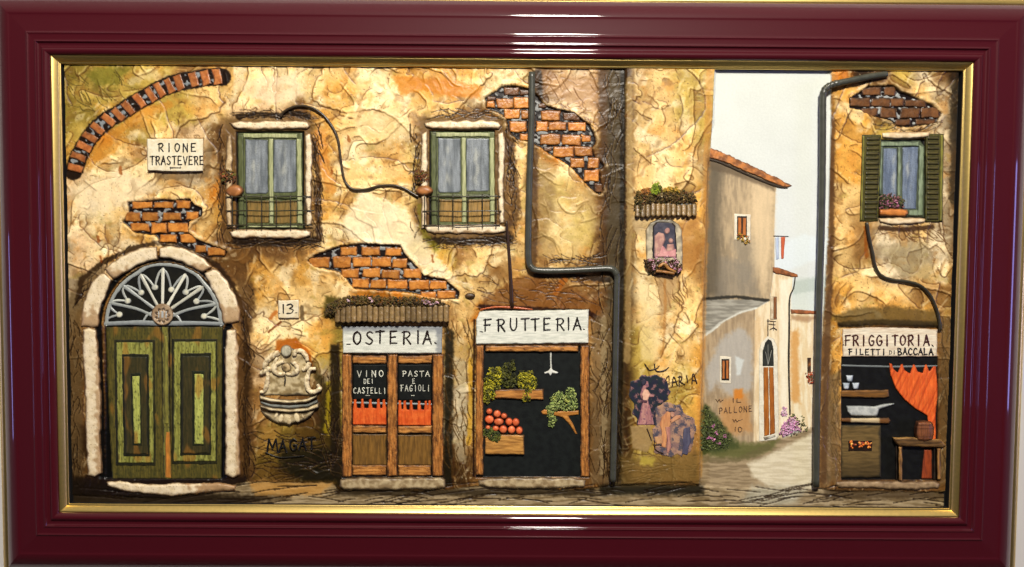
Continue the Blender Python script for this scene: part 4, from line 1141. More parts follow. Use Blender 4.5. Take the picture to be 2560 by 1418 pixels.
    blob('pot', q(ell(cx, cy, 22, 17 if not second else 14, 18)), 9, 14, ((178, 116, 64), (146, 92, 48), (92, 58, 32), 7, 0.8), pt, 'stone', edge=9, dome=9, wob=0.8)
    if second: cx, cy = 1053 - dx, 441 - dy
    else: cx, cy = 569, 441
    tuft('plant', q(ell(cx, cy, 19, 20, 16)), 8, 22, 240, [(70, 62, 26), (112, 84, 30), (88, 52, 30), (124, 70, 36), (96, 90, 36)], pt, 3.6)
window(0, 0, 'green casement window above the arched door, blue-grey panes', False)
window(482, -3, 'green casement window above the wine bar, blue-grey panes', True)

# --- right-hand window, shutters
w3 = part('window', pic, 2255, 560, 4, 'narrow grey-green window between two open shutters')
blob('lintel', [(2204, 332), (2240, 329), (2290, 331), (2326, 330), (2322, 342), (2290, 347), (2240, 348), (2206, 346)], 7, 14, ((226, 206, 170), (206, 180, 140), (130, 104, 74), 5, 0.8), w3, 'stone', edge=6, wob=1.6)
blob('sill', [(2196, 546), (2240, 544), (2300, 545), (2316, 548), (2312, 556), (2270, 562), (2230, 562), (2200, 556)], 7, 14, ((226, 206, 170), (206, 180, 140), (130, 104, 74), 5, 0.8), w3, 'stone', edge=6, wob=1.6)
FRG = ((132, 146, 118), (112, 126, 98), (52, 60, 46), 4, 0.8)
blob('casement', [(2202, 350), (2300, 350), (2314, 372), (2312, 544), (2198, 544)], 1, 2.5, ((84, 94, 72), (70, 80, 60), (30, 34, 26), 4, .8), w3, 'woodv', edge=2, g='v')
for p, cx in (([(2208, 370), (2244, 370), (2242, 496), (2205, 496)], 2234), ([(2256, 368), (2297, 366), (2291, 524), (2254, 524)], 2270)):
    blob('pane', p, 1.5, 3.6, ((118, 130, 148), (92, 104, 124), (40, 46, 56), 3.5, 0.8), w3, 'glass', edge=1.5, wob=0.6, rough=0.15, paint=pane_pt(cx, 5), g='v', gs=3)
for p in (rect(2202, 354, 2298, 367), [(2202, 366), (2208, 366), (2204, 488), (2197, 488)], [(2244, 367), (2254, 367), (2252, 500), (2242, 500)],
          [(2297, 362), (2311, 366), (2308, 540), (2293, 540)], [(2272, 525), (2296, 525), (2296, 540), (2270, 540)]):
    blob('frame_bar', p, 2.5, 6.5, FRG, w3, 'woodv', edge=2.2, wob=0.8, g='v')
wb = part('window_box', pic, 2235, 545, 12, 'orange clay trough of small purple flowers on the shuttered window sill')
blob('trough', [(2198, 524), (2230, 521), (2268, 524), (2271, 534), (2262, 542), (2225, 541), (2198, 539)], 8, 13, ((200, 124, 56), (176, 106, 48), (110, 66, 34), 5, 0.8), wb, 'stone', edge=6, dome=3, wob=1)
tuft('plant', [(2198, 490), (2220, 484), (2248, 490), (2262, 502), (2262, 522), (2198, 522)], 8, 18, 260, [(60, 48, 40), (96, 62, 58), (132, 84, 92), (84, 80, 40), (60, 64, 34)], wb, 3.4)
tuft('blossom', [(2215, 502), (2240, 498), (2250, 515), (2220, 518)], 17, 20, 16, [(190, 120, 150), (160, 90, 120)], wb, 3)
for k, (tl, tr, br, bl) in enumerate((((2155, 337), (2203, 336), (2195, 554), (2149, 554)), ((2315, 334), (2360, 335), (2357, 555), (2314, 556)))):
    sh = part('shutter', pic, (bl[0] + br[0]) / 2, bl[1], 9, ('left' if k == 0 else 'right') + '-hand open shutter of dark green slats')
    blob('shutter_board', [tl, tr, br, bl], 7, 11, ((78, 72, 26), (58, 56, 20), (34, 32, 14), 3, 0.8), sh, 'woodv', edge=2, wob=0.6, g='v')
    n = 17
    ins0, ins1 = (0.24, 0.94) if k == 0 else (0.08, 0.74)
    for i in range(n):
        v0, v1 = (i + 0.45) / (n + 0.7), (i + 1.25) / (n + 0.7)
        L = lambda u, v: (tl[0] * (1 - u) * (1 - v) + tr[0] * u * (1 - v) + br[0] * u * v + bl[0] * (1 - u) * v, tl[1] * (1 - u) * (1 - v) + tr[1] * u * (1 - v) + br[1] * u * v + bl[1] * (1 - u) * v)
        blob('slat', [L(ins0, v0), L(ins1, v0), L(ins1, v1), L(ins0, v1)], 10, 13, ((74, 66, 26), (56, 52, 22), (24, 22, 12), 2.4, 0.95), sh, 'woodh', edge=2.5, wob=0.7, g='h', step=2.4,
             shape=lambda x, y, s: 0.12 * (y - y.mean()))
    st = [(0.02, 0.16), (0.94, 1.0)] if k == 0 else [(0.0, 0.06), (0.80, 0.98)]
    for (u0, u1) in st:
        blob('stile', [L(u0, 0.01), L(u1, 0.01), L(u1, 0.99), L(u0, 0.99)], 10, 12.6, ((126, 122, 42), (98, 94, 34), (48, 44, 20), 2, 0.8), sh, 'woodv', edge=2, wob=0.6, g='v')

# --- signs
def sign(name, poly, h1, c, lab, grain='h', **k):
    xs = [p[0] for p in poly]; ys = [p[1] for p in poly]
    s_ = part(name, pic, sum(xs) / len(xs), max(ys), h1, lab)
    blob('board', poly, 4, h1, c, s_, 'flat', edge=1.4, g=grain, rough=0.2, **k)
    return s_
INK = (26, 20, 17)
s1 = sign('street_sign', [(367, 347), (440, 346), (509, 347), (508, 400), (508, 429), (440, 430), (368, 427)], 17, ((228, 218, 190), (220, 206, 172), (150, 130, 100), 2, 0.6), 'cream district name plaque with two lines of black lettering', 'n', wob=0.8)
ribbon('lettering', word(line_of('RIONE', 392, 494, 359, 20, 0.60), 2.7) + word(line_of('TRASTEVERE', 374, 511, 391, 21, 0.74), 2.6) + [[(425, 420, 3), (452, 420, 2.4)], [(426, 418, 2), (426, 423, 2)], [(451, 417, 1.6), (451, 421, 1.6)]], 17.1, INK, s1)
s2 = sign('number_plate', [(695, 751), (747, 749), (748, 797), (695, 797)], 13.5, ((226, 214, 184), (216, 200, 164), (140, 120, 90), 2, 0.6), 'small square house number plate reading 13', 'n', wob=0.8)
ribbon('lettering', word([('1', 703, 762, 10, 21), ('3', 716, 761, 18, 23)], 2.7) + [[(697, 784, 2.2), (699.5, 784, 2.2)], [(739, 782, 2.2), (743, 782, 2)]], 13.6, INK, s2)
WS = ((218, 218, 204), (204, 206, 192), (150, 146, 130), 3, 0.5)
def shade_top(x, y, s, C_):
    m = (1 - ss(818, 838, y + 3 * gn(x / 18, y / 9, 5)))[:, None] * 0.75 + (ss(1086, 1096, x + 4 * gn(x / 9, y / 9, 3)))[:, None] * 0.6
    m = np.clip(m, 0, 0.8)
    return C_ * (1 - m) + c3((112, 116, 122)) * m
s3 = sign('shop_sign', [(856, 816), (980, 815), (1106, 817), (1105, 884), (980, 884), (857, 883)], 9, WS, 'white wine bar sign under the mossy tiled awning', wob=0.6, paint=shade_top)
xo = [892, 923, 949, 983, 1016, 1045, 1067]
ribbon('lettering', word([(ch, x - (9 if ch != 'I' else 4) , 829 + rnd.uniform(-1, 1), 20 if ch != 'I' else 8, 31) for ch, x in zip('OSTERIA', xo)], 3.9) + [[(867, 861, 3.4), (875, 861, 3)], [(1087, 857, 4), (1090, 859, 4)]], 9.1, (34, 22, 18), s3)
s4 = sign('shop_sign', [(1199, 779), (1240, 776), (1330, 777), (1400, 775), (1472, 774), (1471, 858), (1330, 860), (1190, 861), (1190, 800)], 12, WS, 'white fruit shop sign with a ragged top edge', wob=1.2)
xf = [1219, 1252, 1283, 1312, 1337, 1367, 1400, 1421, 1442]
ribbon('lettering', word([(ch, x - (8.5 if ch != 'I' else 4), 798 - i * .4 + rnd.uniform(-1, 1), 19 if ch != 'I' else 8, 30) for i, (ch, x) in enumerate(zip('FRUTTERIA', xf))], 3.7) + [[(1200, 829, 2.6), (1207, 830, 2.4)], [(1459, 823, 3), (1461, 824, 3)]], 12.1, INK, s4)
ribbon('orange_edge', [[(1202, 774, 4), (1240, 768, 5), (1290, 770, 6), (1330, 774, 3)]], 12, (176, 84, 36), s4, 'brick', dome=1.4)
s5 = sign('shop_sign', [(2106, 822), (2180, 818), (2260, 820), (2344, 824), (2343, 892), (2220, 892), (2106, 892)], 8, ((224, 214, 190), (212, 194, 168), (160, 136, 112), 5, 0.6), 'cream fried fish shop sign with two lines of lettering', wob=0.8)
ribbon('lettering', word(line_of('FRIGGITORIA', 2110, 2326, 839, 25, 0.72), 3.6), 8.1, (70, 34, 24), s5)
ribbon('lettering', word(line_of('FILETTI', 2120, 2216, 873, 14, 0.66), 2.6) + word(line_of('DI', 2222, 2240, 877, 9, 0.7), 1.5) + word(line_of('BACCALA', 2243, 2334, 871, 16, 0.74), 2.8)
       + [[(2330, 863, 3), (2333, 866, 3)], [(2108, 862, 2.5), (2110, 863, 2.5)]], 8.1, INK, s5)

# --- tiled awnings
def awning(x0, x1, y0, y1, n, lab, mossy, h1=26, droop=0):
    a = part('tiled_awning', pic, (x0 + x1) / 2, y1, 12, lab)
    blob('awning_core', rect(x0, y0 - 6, x1, y1 - 3), 6, h1 - 8, ((58, 46, 28), (40, 34, 22), (24, 20, 14), 5, 0.7), a, 'brick', edge=6, wob=2)
    p = (x1 - x0) / n
    for i in range(n):
        xa = x0 + i * p; v = rnd.uniform(0.85, 1.12); ya = y0 + rnd.uniform(-3, 3); yb = y1 + rnd.uniform(-1.5, 1.5)
        poly = [(xa, ya), (xa + p / 2, ya - 3), (xa + p, ya), (xa + p, yb - 2.5), (xa + p / 2, yb + 1), (xa, yb - 2.5)]
        xm = xa + p / 2
        blob('tile', poly, h1 - 9, h1 - 5, ((132 * v, 106 * v, 66 * v), (112 * v, 90 * v, 54 * v), (100, 80, 50), 1.5, 0.5), a, 'brick', edge=1.6, wob=0.5, rough=0.7, step=1.9,
             shape=lambda x, y, s: 1.9 * np.sqrt(np.clip(1 - ((x - xm) / (p * .5)) ** 2, 0, 1)) + (y - y0) / (y1 - y0) * 5)
    for (poly, n_, cols) in mossy:
        tuft('moss', poly, 12, h1 + 2, n_, cols, a, 3.6, kind='stuff')
    return a
MOSS = [(56, 44, 24), (80, 60, 28), (98, 78, 36), (74, 66, 28), (90, 60, 32)]
aw = awning(837, 1122, 766, 806, 21, 'long mossy brown tiled awning above the wine bar sign',
            [([(815, 762), (850, 744), (900, 738), (960, 742), (1040, 742), (1100, 750), (1124, 768), (1000, 770), (900, 768), (860, 772), (840, 790), (812, 788)], 1500, MOSS)])
for (x, y) in ((868, 750), (925, 748), (928, 754), (1064, 758), (1072, 755), (1080, 760), (1092, 758), (1060, 752)):
    tuft('blossom', ell(x, y, 6, 4, 8), 26, 31, 7, [(206, 160, 176), (224, 190, 196)], aw, 2.6)
aw2 = awning(1588, 1742, 512, 542, 12, 'short brown tiled canopy with plants above the wall shrine',
             [([(1586, 500), (1592, 480), (1620, 470), (1700, 474), (1735, 486), (1744, 505), (1680, 512), (1620, 510), (1610, 540), (1588, 538)], 900, MOSS)], 24)
tuft('moss', [(1626, 478), (1632, 462), (1646, 456), (1655, 470), (1650, 486), (1632, 490)], 20, 27, 160, [(112, 130, 30), (136, 150, 40), (84, 96, 26)], aw2, 3.6)
tuft('moss', [(1600, 486), (1604, 474), (1622, 470), (1630, 482), (1620, 490)], 18, 25, 110, [(178, 128, 60), (156, 100, 44)], aw2, 3.6)
tuft('moss', [(1656, 480), (1664, 468), (1690, 470), (1702, 482)], 18, 25, 110, [(178, 138, 50), (128, 110, 40)], aw2, 3.6)

# --- wine bar door
od = part('bar_door', pic, 982, 1193, 3, 'pair of half-glazed orange-brown doors with menu blackboards and red curtains')
WD = ((178, 114, 52), (126, 78, 34), (56, 36, 20), 5, 0.9)
WD2 = ((194, 132, 64), (146, 92, 40), (64, 40, 22), 5, 0.9)
def rubbed(g):
    def f(x, y, s, C_):
        n = gn(x / (2.4 if g == 'v' else 16), y / (16 if g == 'v' else 2.4), 44) + 0.6 * gn(x / 2.5, y / 2.5, 46)
        m = (ss(0.3, 0.5, n) * ss(-0.3, 0.4, gn(x / 30, y / 30, 48)) * 0.75)[:, None]
        C_ = C_ * (1 - m) + c3((70, 40, 18)) * m
        m = (ss(0.35, 0.55, -n) * 0.45)[:, None]
        return C_ * (1 - m) + c3((222, 164, 92)) * m
    return f
def bar(poly, c_, par, h1, g='v', nm='frame_bar', **k):
    k.setdefault('paint', rubbed(g))
    return blob(nm, poly, 3, h1, c_, par, 'wood' + g, edge=2.4, wob=1.3, g=g, rough=0.7, **k)
for r in ((882, 911, 967, 1000), (995, 911, 1079, 1002)):
    blob('blackboard', rect(*r), 1, 3.2, ((15, 18, 17), (22, 24, 22), (9, 10, 9), 4, 0.6), od, 'flat', edge=1.5, wob=0.5, rough=0.2)
def orn(x, y, s, C_):
    m = (ss(0.1, 0.4, gn(x / 4, y / 26, 4)) * 0.4)[:, None]
    return C_ * (1 - m) + c3((168, 56, 20)) * m
ORC = ((212, 88, 34), (222, 104, 44), (140, 52, 22), 3, 0.6)
ribbon('curtain_rod', [[(882, 1007, 5), (966, 1009, 5)]], 3, (126, 134, 134), od, 'pipe')
ribbon('curtain_rod', [[(996, 1009, 5), (1078, 1011, 5)]], 3, (126, 134, 134), od, 'pipe')
def curtain(x0, x1, y0, yr, y1, tabs):
    top = [(x0, yr)]
    for t in tabs: top += [(t - 5, yr + 3), (t - 3.5, y0 + rnd.uniform(-1, 2)), (t + 2.5, y0 + rnd.uniform(-2, 1)), (t + 5, yr + 2)]
    blob('curtain', top + [(x1, yr), (x1, y1), (x0, y1)], 3, 5.5, ORC, od, 'flat', edge=1.6, wob=0.5, paint=orn, step=1.6,
         shape=lambda x, y, s: 0.9 * gn(x / 5, y / 40, 12))
curtain(882, 966, 998, 1018, 1062, (888, 906, 926, 946, 960))
curtain(995, 1078, 1002, 1022, 1064, (1000, 1012, 1028, 1048, 1065, 1074))
for r in ((881, 1085, 967, 1164), (995, 1087, 1079, 1164)):
    blob('lower_panel', rect(*r), 1, 4, ((126, 90, 38), (104, 74, 32), (60, 44, 22), 5, 0.8), od, 'woodv', edge=2, g='v')
bar([(854, 886), (880, 886), (881, 1040), (880, 1193), (855, 1193)], WD, od, 11)
bar([(968, 886), (994, 886), (994, 1190), (968, 1192)], WD, od, 10.5)
bar([(1081, 886), (1109, 886), (1109, 1190), (1080, 1192)], WD, od, 11)
for r in ((881, 889, 967, 910), (995, 889, 1080, 909), (881, 1064, 967, 1083), (995, 1065, 1080, 1084), (880, 1163, 967, 1189), (995, 1163, 1079, 1190)):
    bar(rect(*r), WD2, od, 8.5, 'h')
CH = (206, 206, 188)
ribbon('chalk_lettering', word(line_of('VINO', 889, 962, 927, 15, 0.6), 1.7) + word(line_of('DEI', 908, 935, 948, 11, 0.66), 1.4) + word(line_of('CASTELLI', 882, 967, 970, 14, 0.66), 1.5) + [[(914, 989, 1.8), (925, 989, 1.6)]], 3.4, CH, od, 'flat', dome=.5)
ribbon('chalk_lettering', word(line_of('PASTA', 1004, 1076, 928, 13, 0.66), 1.6) + word([('E', 1031, 947, 7, 12)], 1.3) + word(line_of('FAGIOLI', 1000, 1077, 963, 15, 0.66), 1.6) + [[(1028, 989, 1.8), (1036, 989, 1.6)]], 3.4, CH, od, 'flat', dome=.5)
blob('doorstep', [(849, 1197), (900, 1193), (1000, 1194), (1100, 1193), (1114, 1198), (1114, 1222), (1060, 1225), (960, 1226), (860, 1226), (848, 1218)], 4, 16, STEP, od, 'stone', edge=8, wob=1.8, rough=1.4)

# --- fruit shop
fs = part('fruit_shop_front', pic, 1331, 1193, 3, 'open fruit shop front, black interior in an orange-brown timber frame')
blob('dark_interior', rect(1205, 878, 1454, 1195), 0.6, 1.6, ((22, 26, 25), (15, 18, 18), (9, 10, 10), 5, 0.4), fs, 'flat', edge=2, wob=0.4, rough=0.2, step=4)
bar([(1189, 863), (1210, 863), (1209, 1030), (1209, 1189), (1188, 1189), (1189, 1020)], WD, fs, 12)
bar([(1450, 863), (1474, 863), (1474, 1192), (1451, 1193)], WD, fs, 12)
bar([(1212, 864), (1330, 863), (1446, 864), (1446, 880), (1212, 880)], WD2, fs, 10, 'h')
blob('doorstep', [(1194, 1198), (1240, 1194), (1330, 1193), (1440, 1194), (1464, 1200), (1462, 1218), (1400, 1222), (1300, 1223), (1220, 1221), (1196, 1214)], 4, 15, STEP, fs, 'stone', edge=8, wob=2, rough=1.4)
blob('shelf', [(1234, 974), (1300, 972), (1359, 972), (1359, 1000), (1300, 999), (1235, 996)], 2, 9, WD2, fs, 'woodh', edge=2.5, g='h')
cr = blob('crate', [(1211, 1088), (1260, 1086), (1311, 1087), (1311, 1138), (1212, 1137)], 2, 12, ((196, 142, 70), (152, 104, 48), (78, 52, 28), 4, 0.8), fs, 'woodh', edge=2.5, wob=1, g='h', label='wooden fruit crate under the pile of oranges')
ribbon('ceiling_cord', [[(1377, 883, 4), (1377, 905, 3.6), (1378, 922, 4)]], 2.4, (222, 222, 208), fs, 'flat')
blob('lamp_shade', [(1377, 919), (1383, 926), (1396, 931), (1392, 935), (1381, 933), (1376, 940), (1371, 933), (1362, 936), (1360, 931), (1371, 927)], 2, 4.5, ((226, 226, 214), (210, 210, 200), (160, 160, 150), 2, 0.5), fs, 'flat', edge=2, wob=0.3, step=1.4)
for (zx, zy, r, r2) in ((122, 820, 23, 23), (178, 838, 28, 28), (227, 852, 24, 22), (122, 877, 33, 31), (190, 893, 36, 28), (262, 893, 27, 29), (311, 897, 27, 29),
                        (113, 935, 20, 18), (167, 942, 25, 22), (221, 947, 30, 30), (281, 950, 28, 29), (336, 955, 26, 29)):
    k = 2.8375
    v = rnd.uniform(0.92, 1.06)
    blob('orange', ell(1180 + zx / k, 740 + zy / k, r / k, r2 / k, 18), 4, 8, ((216 * v, 100 * v, 54 * v), (226 * v, 122 * v, 74 * v), (122, 44, 24), 3, 0.8), fs, 'stone', edge=3, dome=6, wob=0.3, rough=0.2, step=1.5)
GY = [(58, 56, 18), (92, 90, 22), (140, 134, 30), (176, 164, 36), (74, 80, 24)]
tuft('fruit_bunch', [(1212, 950), (1222, 922), (1245, 915), (1262, 935), (1258, 955), (1240, 985), (1228, 1005), (1210, 1010), (1204, 985)], 4, 15, 650, GY, fs, 3.4, kind='stuff')
tuft('fruit_bunch', [(1240, 930), (1262, 910), (1284, 900), (1290, 925), (1290, 965), (1262, 972), (1250, 950)], 3, 12, 420, [(44, 46, 18), (64, 66, 22), (92, 92, 26)], fs, 3.4, kind='stuff')
tuft('fruit_bunch', [(1292, 940), (1300, 928), (1330, 928), (1344, 950), (1340, 972), (1328, 985), (1326, 1004), (1306, 1004), (1304, 978), (1292, 962)], 4, 15, 520, GY, fs, 3.4, kind='stuff')
tuft('green_leaves', [(1208, 1072), (1222, 1066), (1248, 1082), (1254, 1094), (1240, 1110), (1222, 1102), (1210, 1090)], 8, 16, 280, [(48, 54, 20), (70, 78, 26), (100, 106, 40)], fs, 3.4)
BR = ((188, 128, 56), (164, 106, 44), (110, 70, 34), 3, 0.6)
blob('bracket_shelf', [(1352, 1029), (1360, 1024), (1400, 1028), (1447, 1026), (1447, 1037), (1420, 1040), (1432, 1058), (1444, 1086), (1438, 1086), (1424, 1062), (1406, 1044), (1380, 1038), (1356, 1037)], 2, 5, BR, fs, 'woodh', edge=2.5, wob=0.5, g='h', step=1.6)
LGN = [(96, 112, 56), (126, 142, 76), (156, 168, 96), (72, 88, 44), (170, 176, 84)]
tuft('green_leaves', [(1376, 1000), (1380, 985), (1400, 978), (1412, 984), (1420, 968), (1436, 972), (1442, 1000), (1444, 1022), (1420, 1028), (1396, 1024), (1380, 1014)], 3, 14, 420, LGN, fs, 3.2)
tuft('green_leaves', [(1366, 1018), (1378, 1006), (1400, 1012), (1402, 1022), (1384, 1028), (1392, 1050), (1382, 1068), (1370, 1062), (1372, 1040)], 5, 14, 260, LGN, fs, 3.2)

# --- fried-food shop
ff = part('fry_shop_front', pic, 2225, 1199, 3, 'dark fried fish shop interior with stove, shelves and red curtain')
blob('dark_interior', rect(2102, 890, 2348, 1202), 0.6, 1.6, ((11, 11, 11), (18, 19, 18), (7, 7, 7), 5, 0.4), ff, 'flat', edge=2, wob=0.4, rough=0.2, step=4)
ribbon('curtain_rod', [[(2106, 914, 5), (2180, 916, 4.4), (2250, 917, 5), (2342, 915, 4)]], 2.2, (122, 128, 128), ff, 'pipe')
cz = zp([(440, 395), (462, 400), (475, 440), (505, 468), (530, 405), (545, 402), (560, 450), (600, 475), (625, 405), (640, 408), (660, 460), (698, 470), (715, 405), (730, 405), (750, 460),
         (782, 418), (800, 420), (810, 520), (815, 650), (800, 780), (800, 985), (772, 985), (740, 860), (735, 800), (640, 745), (560, 680), (490, 590), (450, 490)], 3.082, 2080, 780)
blob('curtain', cz, 2, 5.5, ORC, ff, 'flat', edge=2, wob=0.5, g='v', step=1.7,
     paint=lambda x, y, s, C_: C_ * (1 - (ss(0.1, 0.35, gn((x + (y - 900) * 0.45) / 7, y / 60, 33)) * 0.45)[:, None]) + c3((150, 46, 16)) * (ss(0.1, 0.35, gn((x + (y - 900) * 0.45) / 7, y / 60, 33)) * 0.45)[:, None],
     shape=lambda x, y, s: 1.3 * gn((x + (y - 900) * 0.45) / 8, y / 70, 33))
blob('curtain', [(2310, 1124), (2330, 1124), (2330, 1197), (2303, 1197), (2306, 1160)], 2, 4.5, ((150, 66, 32), (120, 52, 28), (60, 30, 20), 3, 0.6), ff, 'flat', edge=2, wob=0.5, g='v')
blob('shelf', [(2101, 976), (2221, 974), (2223, 992), (2210, 996), (2101, 993)], 2, 9, ((128, 86, 38), (100, 68, 32), (46, 30, 16), 3, 0.8), ff, 'woodh', edge=2.5, g='h')
for (cx, cy) in ((2124, 946), (2115.5, 965), (2139, 965)):
    blob('cup', [(cx - 9.5, cy - 8), (cx + 9.5, cy - 8), (cx + 7, cy + 6), (cx + 4, cy + 9), (cx - 4, cy + 9), (cx - 7, cy + 6)], 2, 6, ((196, 204, 210), (162, 172, 180), (88, 96, 104), 3, 0.7), ff, 'stone', edge=3, dome=2.5, wob=0.3, step=1.4, rough=0.1)
blob('frying_pan', zp([(108, 722), (200, 722), (320, 726), (400, 708), (480, 702), (482, 712), (410, 738), (365, 752), (350, 795), (340, 806), (200, 803), (145, 800), (118, 770)], 3.082, 2080, 780), 2, 6,
     ((190, 192, 186), (160, 164, 160), (84, 88, 86), 4, 0.7), ff, 'stone', edge=4, dome=2, wob=0.5, step=1.6, rough=0.3)
def shelf2(x, y, s, C_):
    m = (ss(2124, 2130, x) * (1 - ss(2196, 2202, x)))[:, None] * 0.85
    return C_ * (1 - m) + c3((206, 188, 148)) * m
blob('stove_top', [(2101, 1045), (2160, 1046), (2222, 1044), (2227, 1052), (2222, 1060), (2160, 1058), (2101, 1056)], 2, 10, ((118, 76, 36), (96, 62, 30), (44, 30, 18), 3, 0.8), ff, 'woodh', edge=3, g='h', paint=shelf2)
blob('stove', [(2101, 1063), (2202, 1063), (2203, 1194), (2101, 1196)], 2, 6, ((112, 90, 52), (92, 74, 42), (46, 42, 28), 8, 0.8), ff, 'flat', edge=3, wob=0.8, g='h',
     paint=lambda x, y, s, C_: C_ * (1 - (ss(1130, 1200, y) * 0.35)[:, None]))
blob('fire_door', rect(2120, 1101, 2181, 1129), 5.5, 6.4, ((26, 16, 10), (40, 22, 12), (20, 12, 8), 3, 0.5), ff, 'flat', edge=2, wob=0.6)
for i in range(26):
    x, y = rnd.uniform(2125, 2177), rnd.uniform(1104, 1124 - 4)
    blob('ember', ell(x, y, rnd.uniform(2.2, 5), rnd.uniform(1.8, 3.6), 9, rnd.uniform(0, 3)), 6.4, 8, [((226, 110, 30), (240, 160, 60), (150, 50, 16), 2, 0.5), ((240, 186, 90), (230, 130, 50), (170, 70, 20), 2, 0.5), ((120, 40, 16), (160, 60, 20), (60, 20, 10), 2, .5)][i % 3],
         ff, 'stone', edge=2, wob=0.4, step=1.6, rough=0.2)
tb = part('table', pic, 2298, 1202, 12, 'small dark wooden table inside the fried fish shop')
blob('table_top', zp([(470, 968), (650, 968), (840, 985), (880, 1030), (850, 1046), (700, 1040), (520, 1034), (490, 1010)], 3.082, 2080, 780), 6, 18, ((108, 78, 42), (70, 50, 28), (186, 142, 80), 4, 0.8), tb, 'woodh', edge=3, g='h')
for p in ([(2245, 1116), (2257, 1116), (2256, 1203), (2246, 1203)], [(2341, 1120), (2353, 1119), (2354, 1200), (2342, 1201)]):
    blob('leg', p, 3, 16, ((160, 116, 62), (96, 66, 34), (44, 30, 18), 3, 0.8), tb, 'woodv', edge=3, g='v')
for p in ([(2238, 1112), (2244, 1112), (2244, 1200), (2239, 1200)], [(2334, 1118), (2339, 1118), (2340, 1200), (2333, 1200)]):
    blob('leg', p, 2, 9, ((46, 34, 22), (34, 26, 18), (20, 16, 12), 3, 0.8), tb, 'woodv', edge=3, g='v')
def hoops(x, y, s, C_):
    m = (np.exp(-((y - 1064) / 1.5) ** 2) + np.exp(-((y - 1072) / 1.2) ** 2) + np.exp(-((y - 1093) / 1.5) ** 2))[:, None] * 0.6
    return C_ * (1 - m) + c3((62, 36, 22)) * m
blob('barrel', [(2294, 1054), (2312, 1052), (2330, 1055), (2335, 1068), (2335, 1086), (2330, 1102), (2312, 1106), (2294, 1102), (2289, 1086), (2290, 1068)], 12, 17, ((124, 74, 44), (106, 62, 36), (60, 36, 22), 5, 0.7),
     pic, 'woodv', edge=7, dome=8, wob=0.3, g='v', paint=hoops, shape=lambda x, y, s: 1.3 * (np.exp(-((y - 1060) / 2.2) ** 2) + np.exp(-((y - 1097) / 2.2) ** 2)), label='small brown barrel standing on the dark table')
blob('doorstep', [(2090, 1204), (2140, 1201), (2250, 1203), (2340, 1203), (2352, 1210), (2346, 1222), (2280, 1226), (2180, 1222), (2100, 1222), (2088, 1214)], 4, 15, ((160, 134, 100), (132, 108, 78), (80, 60, 42), 7, 0.8), ff, 'stone', edge=8, wob=2, rough=1.4)

# --- wall fountain
ft = part('wall_fountain', pic, 722, 1065, 8, 'ornate carved cream wall fountain with a shell bowl and scrolls')
FC = ((226, 208, 166), (186, 164, 120), (66, 54, 38), 4, 0.85); FG = ((196, 178, 138), (136, 116, 78), (54, 44, 30), 8, 0.9)
k = 3.22
fz = lambda pts: [(620 + a / k, 720 + b / k) for a, b in pts]
blob('back_plate', fz([(150, 600), (250, 520), (330, 470), (430, 510), (510, 610), (490, 760), (530, 870), (100, 870), (150, 760)]), 7, 12, FG, ft, 'stone', edge=6, wob=2, rough=1.6)
blob('bowl', fz([(100, 985), (200, 1005), (330, 1010), (460, 1000), (545, 980), (510, 1035), (440, 1075), (330, 1105), (240, 1095), (170, 1060), (120, 1020)]), 8, 13, FG, ft, 'stone', edge=6, dome=9, wob=1.2)
blob('rim', fz([(90, 862), (180, 888), (330, 902), (470, 892), (558, 858), (556, 885), (470, 922), (330, 934), (180, 920), (92, 898)]), 10, 19, FC, ft, 'stone', edge=4, wob=0.8, dome=2)
blob('rim_band', fz([(96, 908), (180, 932), (330, 944), (480, 932), (560, 898), (562, 925), (480, 960), (330, 972), (180, 960), (100, 932)]), 8, 13, ((116, 120, 114), (134, 134, 124), (50, 48, 40), 3, 0.7), ft, 'stone', edge=3, wob=0.6)
blob('rim', fz([(95, 938), (180, 962), (330, 976), (480, 964), (570, 922), (570, 966), (480, 996), (330, 1008), (180, 994), (98, 966)]), 12, 21, FC, ft, 'stone', edge=4, wob=0.8, dome=2)
for (cx, cy, rx, ry, a) in ((265, 1050, 30, 42, .3), (330, 1065, 26, 40, 0), (395, 1045, 30, 42, -.3), (225, 1030, 20, 30, .5), (440, 1035, 20, 26, -.5)):
    blob('carved_leaf', fz(ell(cx, cy, rx, ry, 14, a)), 15, 19, FC, ft, 'stone', edge=4, dome=4, wob=0.8, step=1.7)
def scroll(pts, tp, nm='scroll'):
    tube(nm, [(620 + a / k, 720 + b / k, 14 + (p[0] if p else 0)) for a, b, *p in pts], 6, 14, (226, 208, 168), ft, 'stone', n=10, lump=0.28, taper=tp)
scroll([(160, 660), (158, 730), (145, 800), (128, 832), (98, 838)], (4, 5.5, 6, 5, 4))
scroll([(100, 690), (140, 668), (185, 650)], (4, 6, 6))
scroll([(545, 650), (500, 655), (482, 700), (472, 760), (488, 820), (530, 838), (575, 812), (560, 775)], (4, 5, 6, 7, 6.5, 6, 6, 4))
scroll([(130, 650), (150, 590), (200, 545), (250, 520)], (5, 7, 8, 6))
scroll([(150, 640), (190, 655), (235, 560)], (4, 6, 4))
scroll([(375, 545), (380, 512), (430, 508), (465, 545), (480, 590)], (5, 6, 6, 6, 4))
scroll([(440, 660), (475, 640), (495, 600)], (5, 7, 5))
scroll([(285, 590), (225, 620), (215, 670), (260, 695), (300, 690)], (4, 6, 7, 6, 4), 'mask_curl')
scroll([(345, 590), (390, 620), (395, 665), (355, 692), (310, 690)], (4, 6, 7, 6, 4), 'mask_curl')
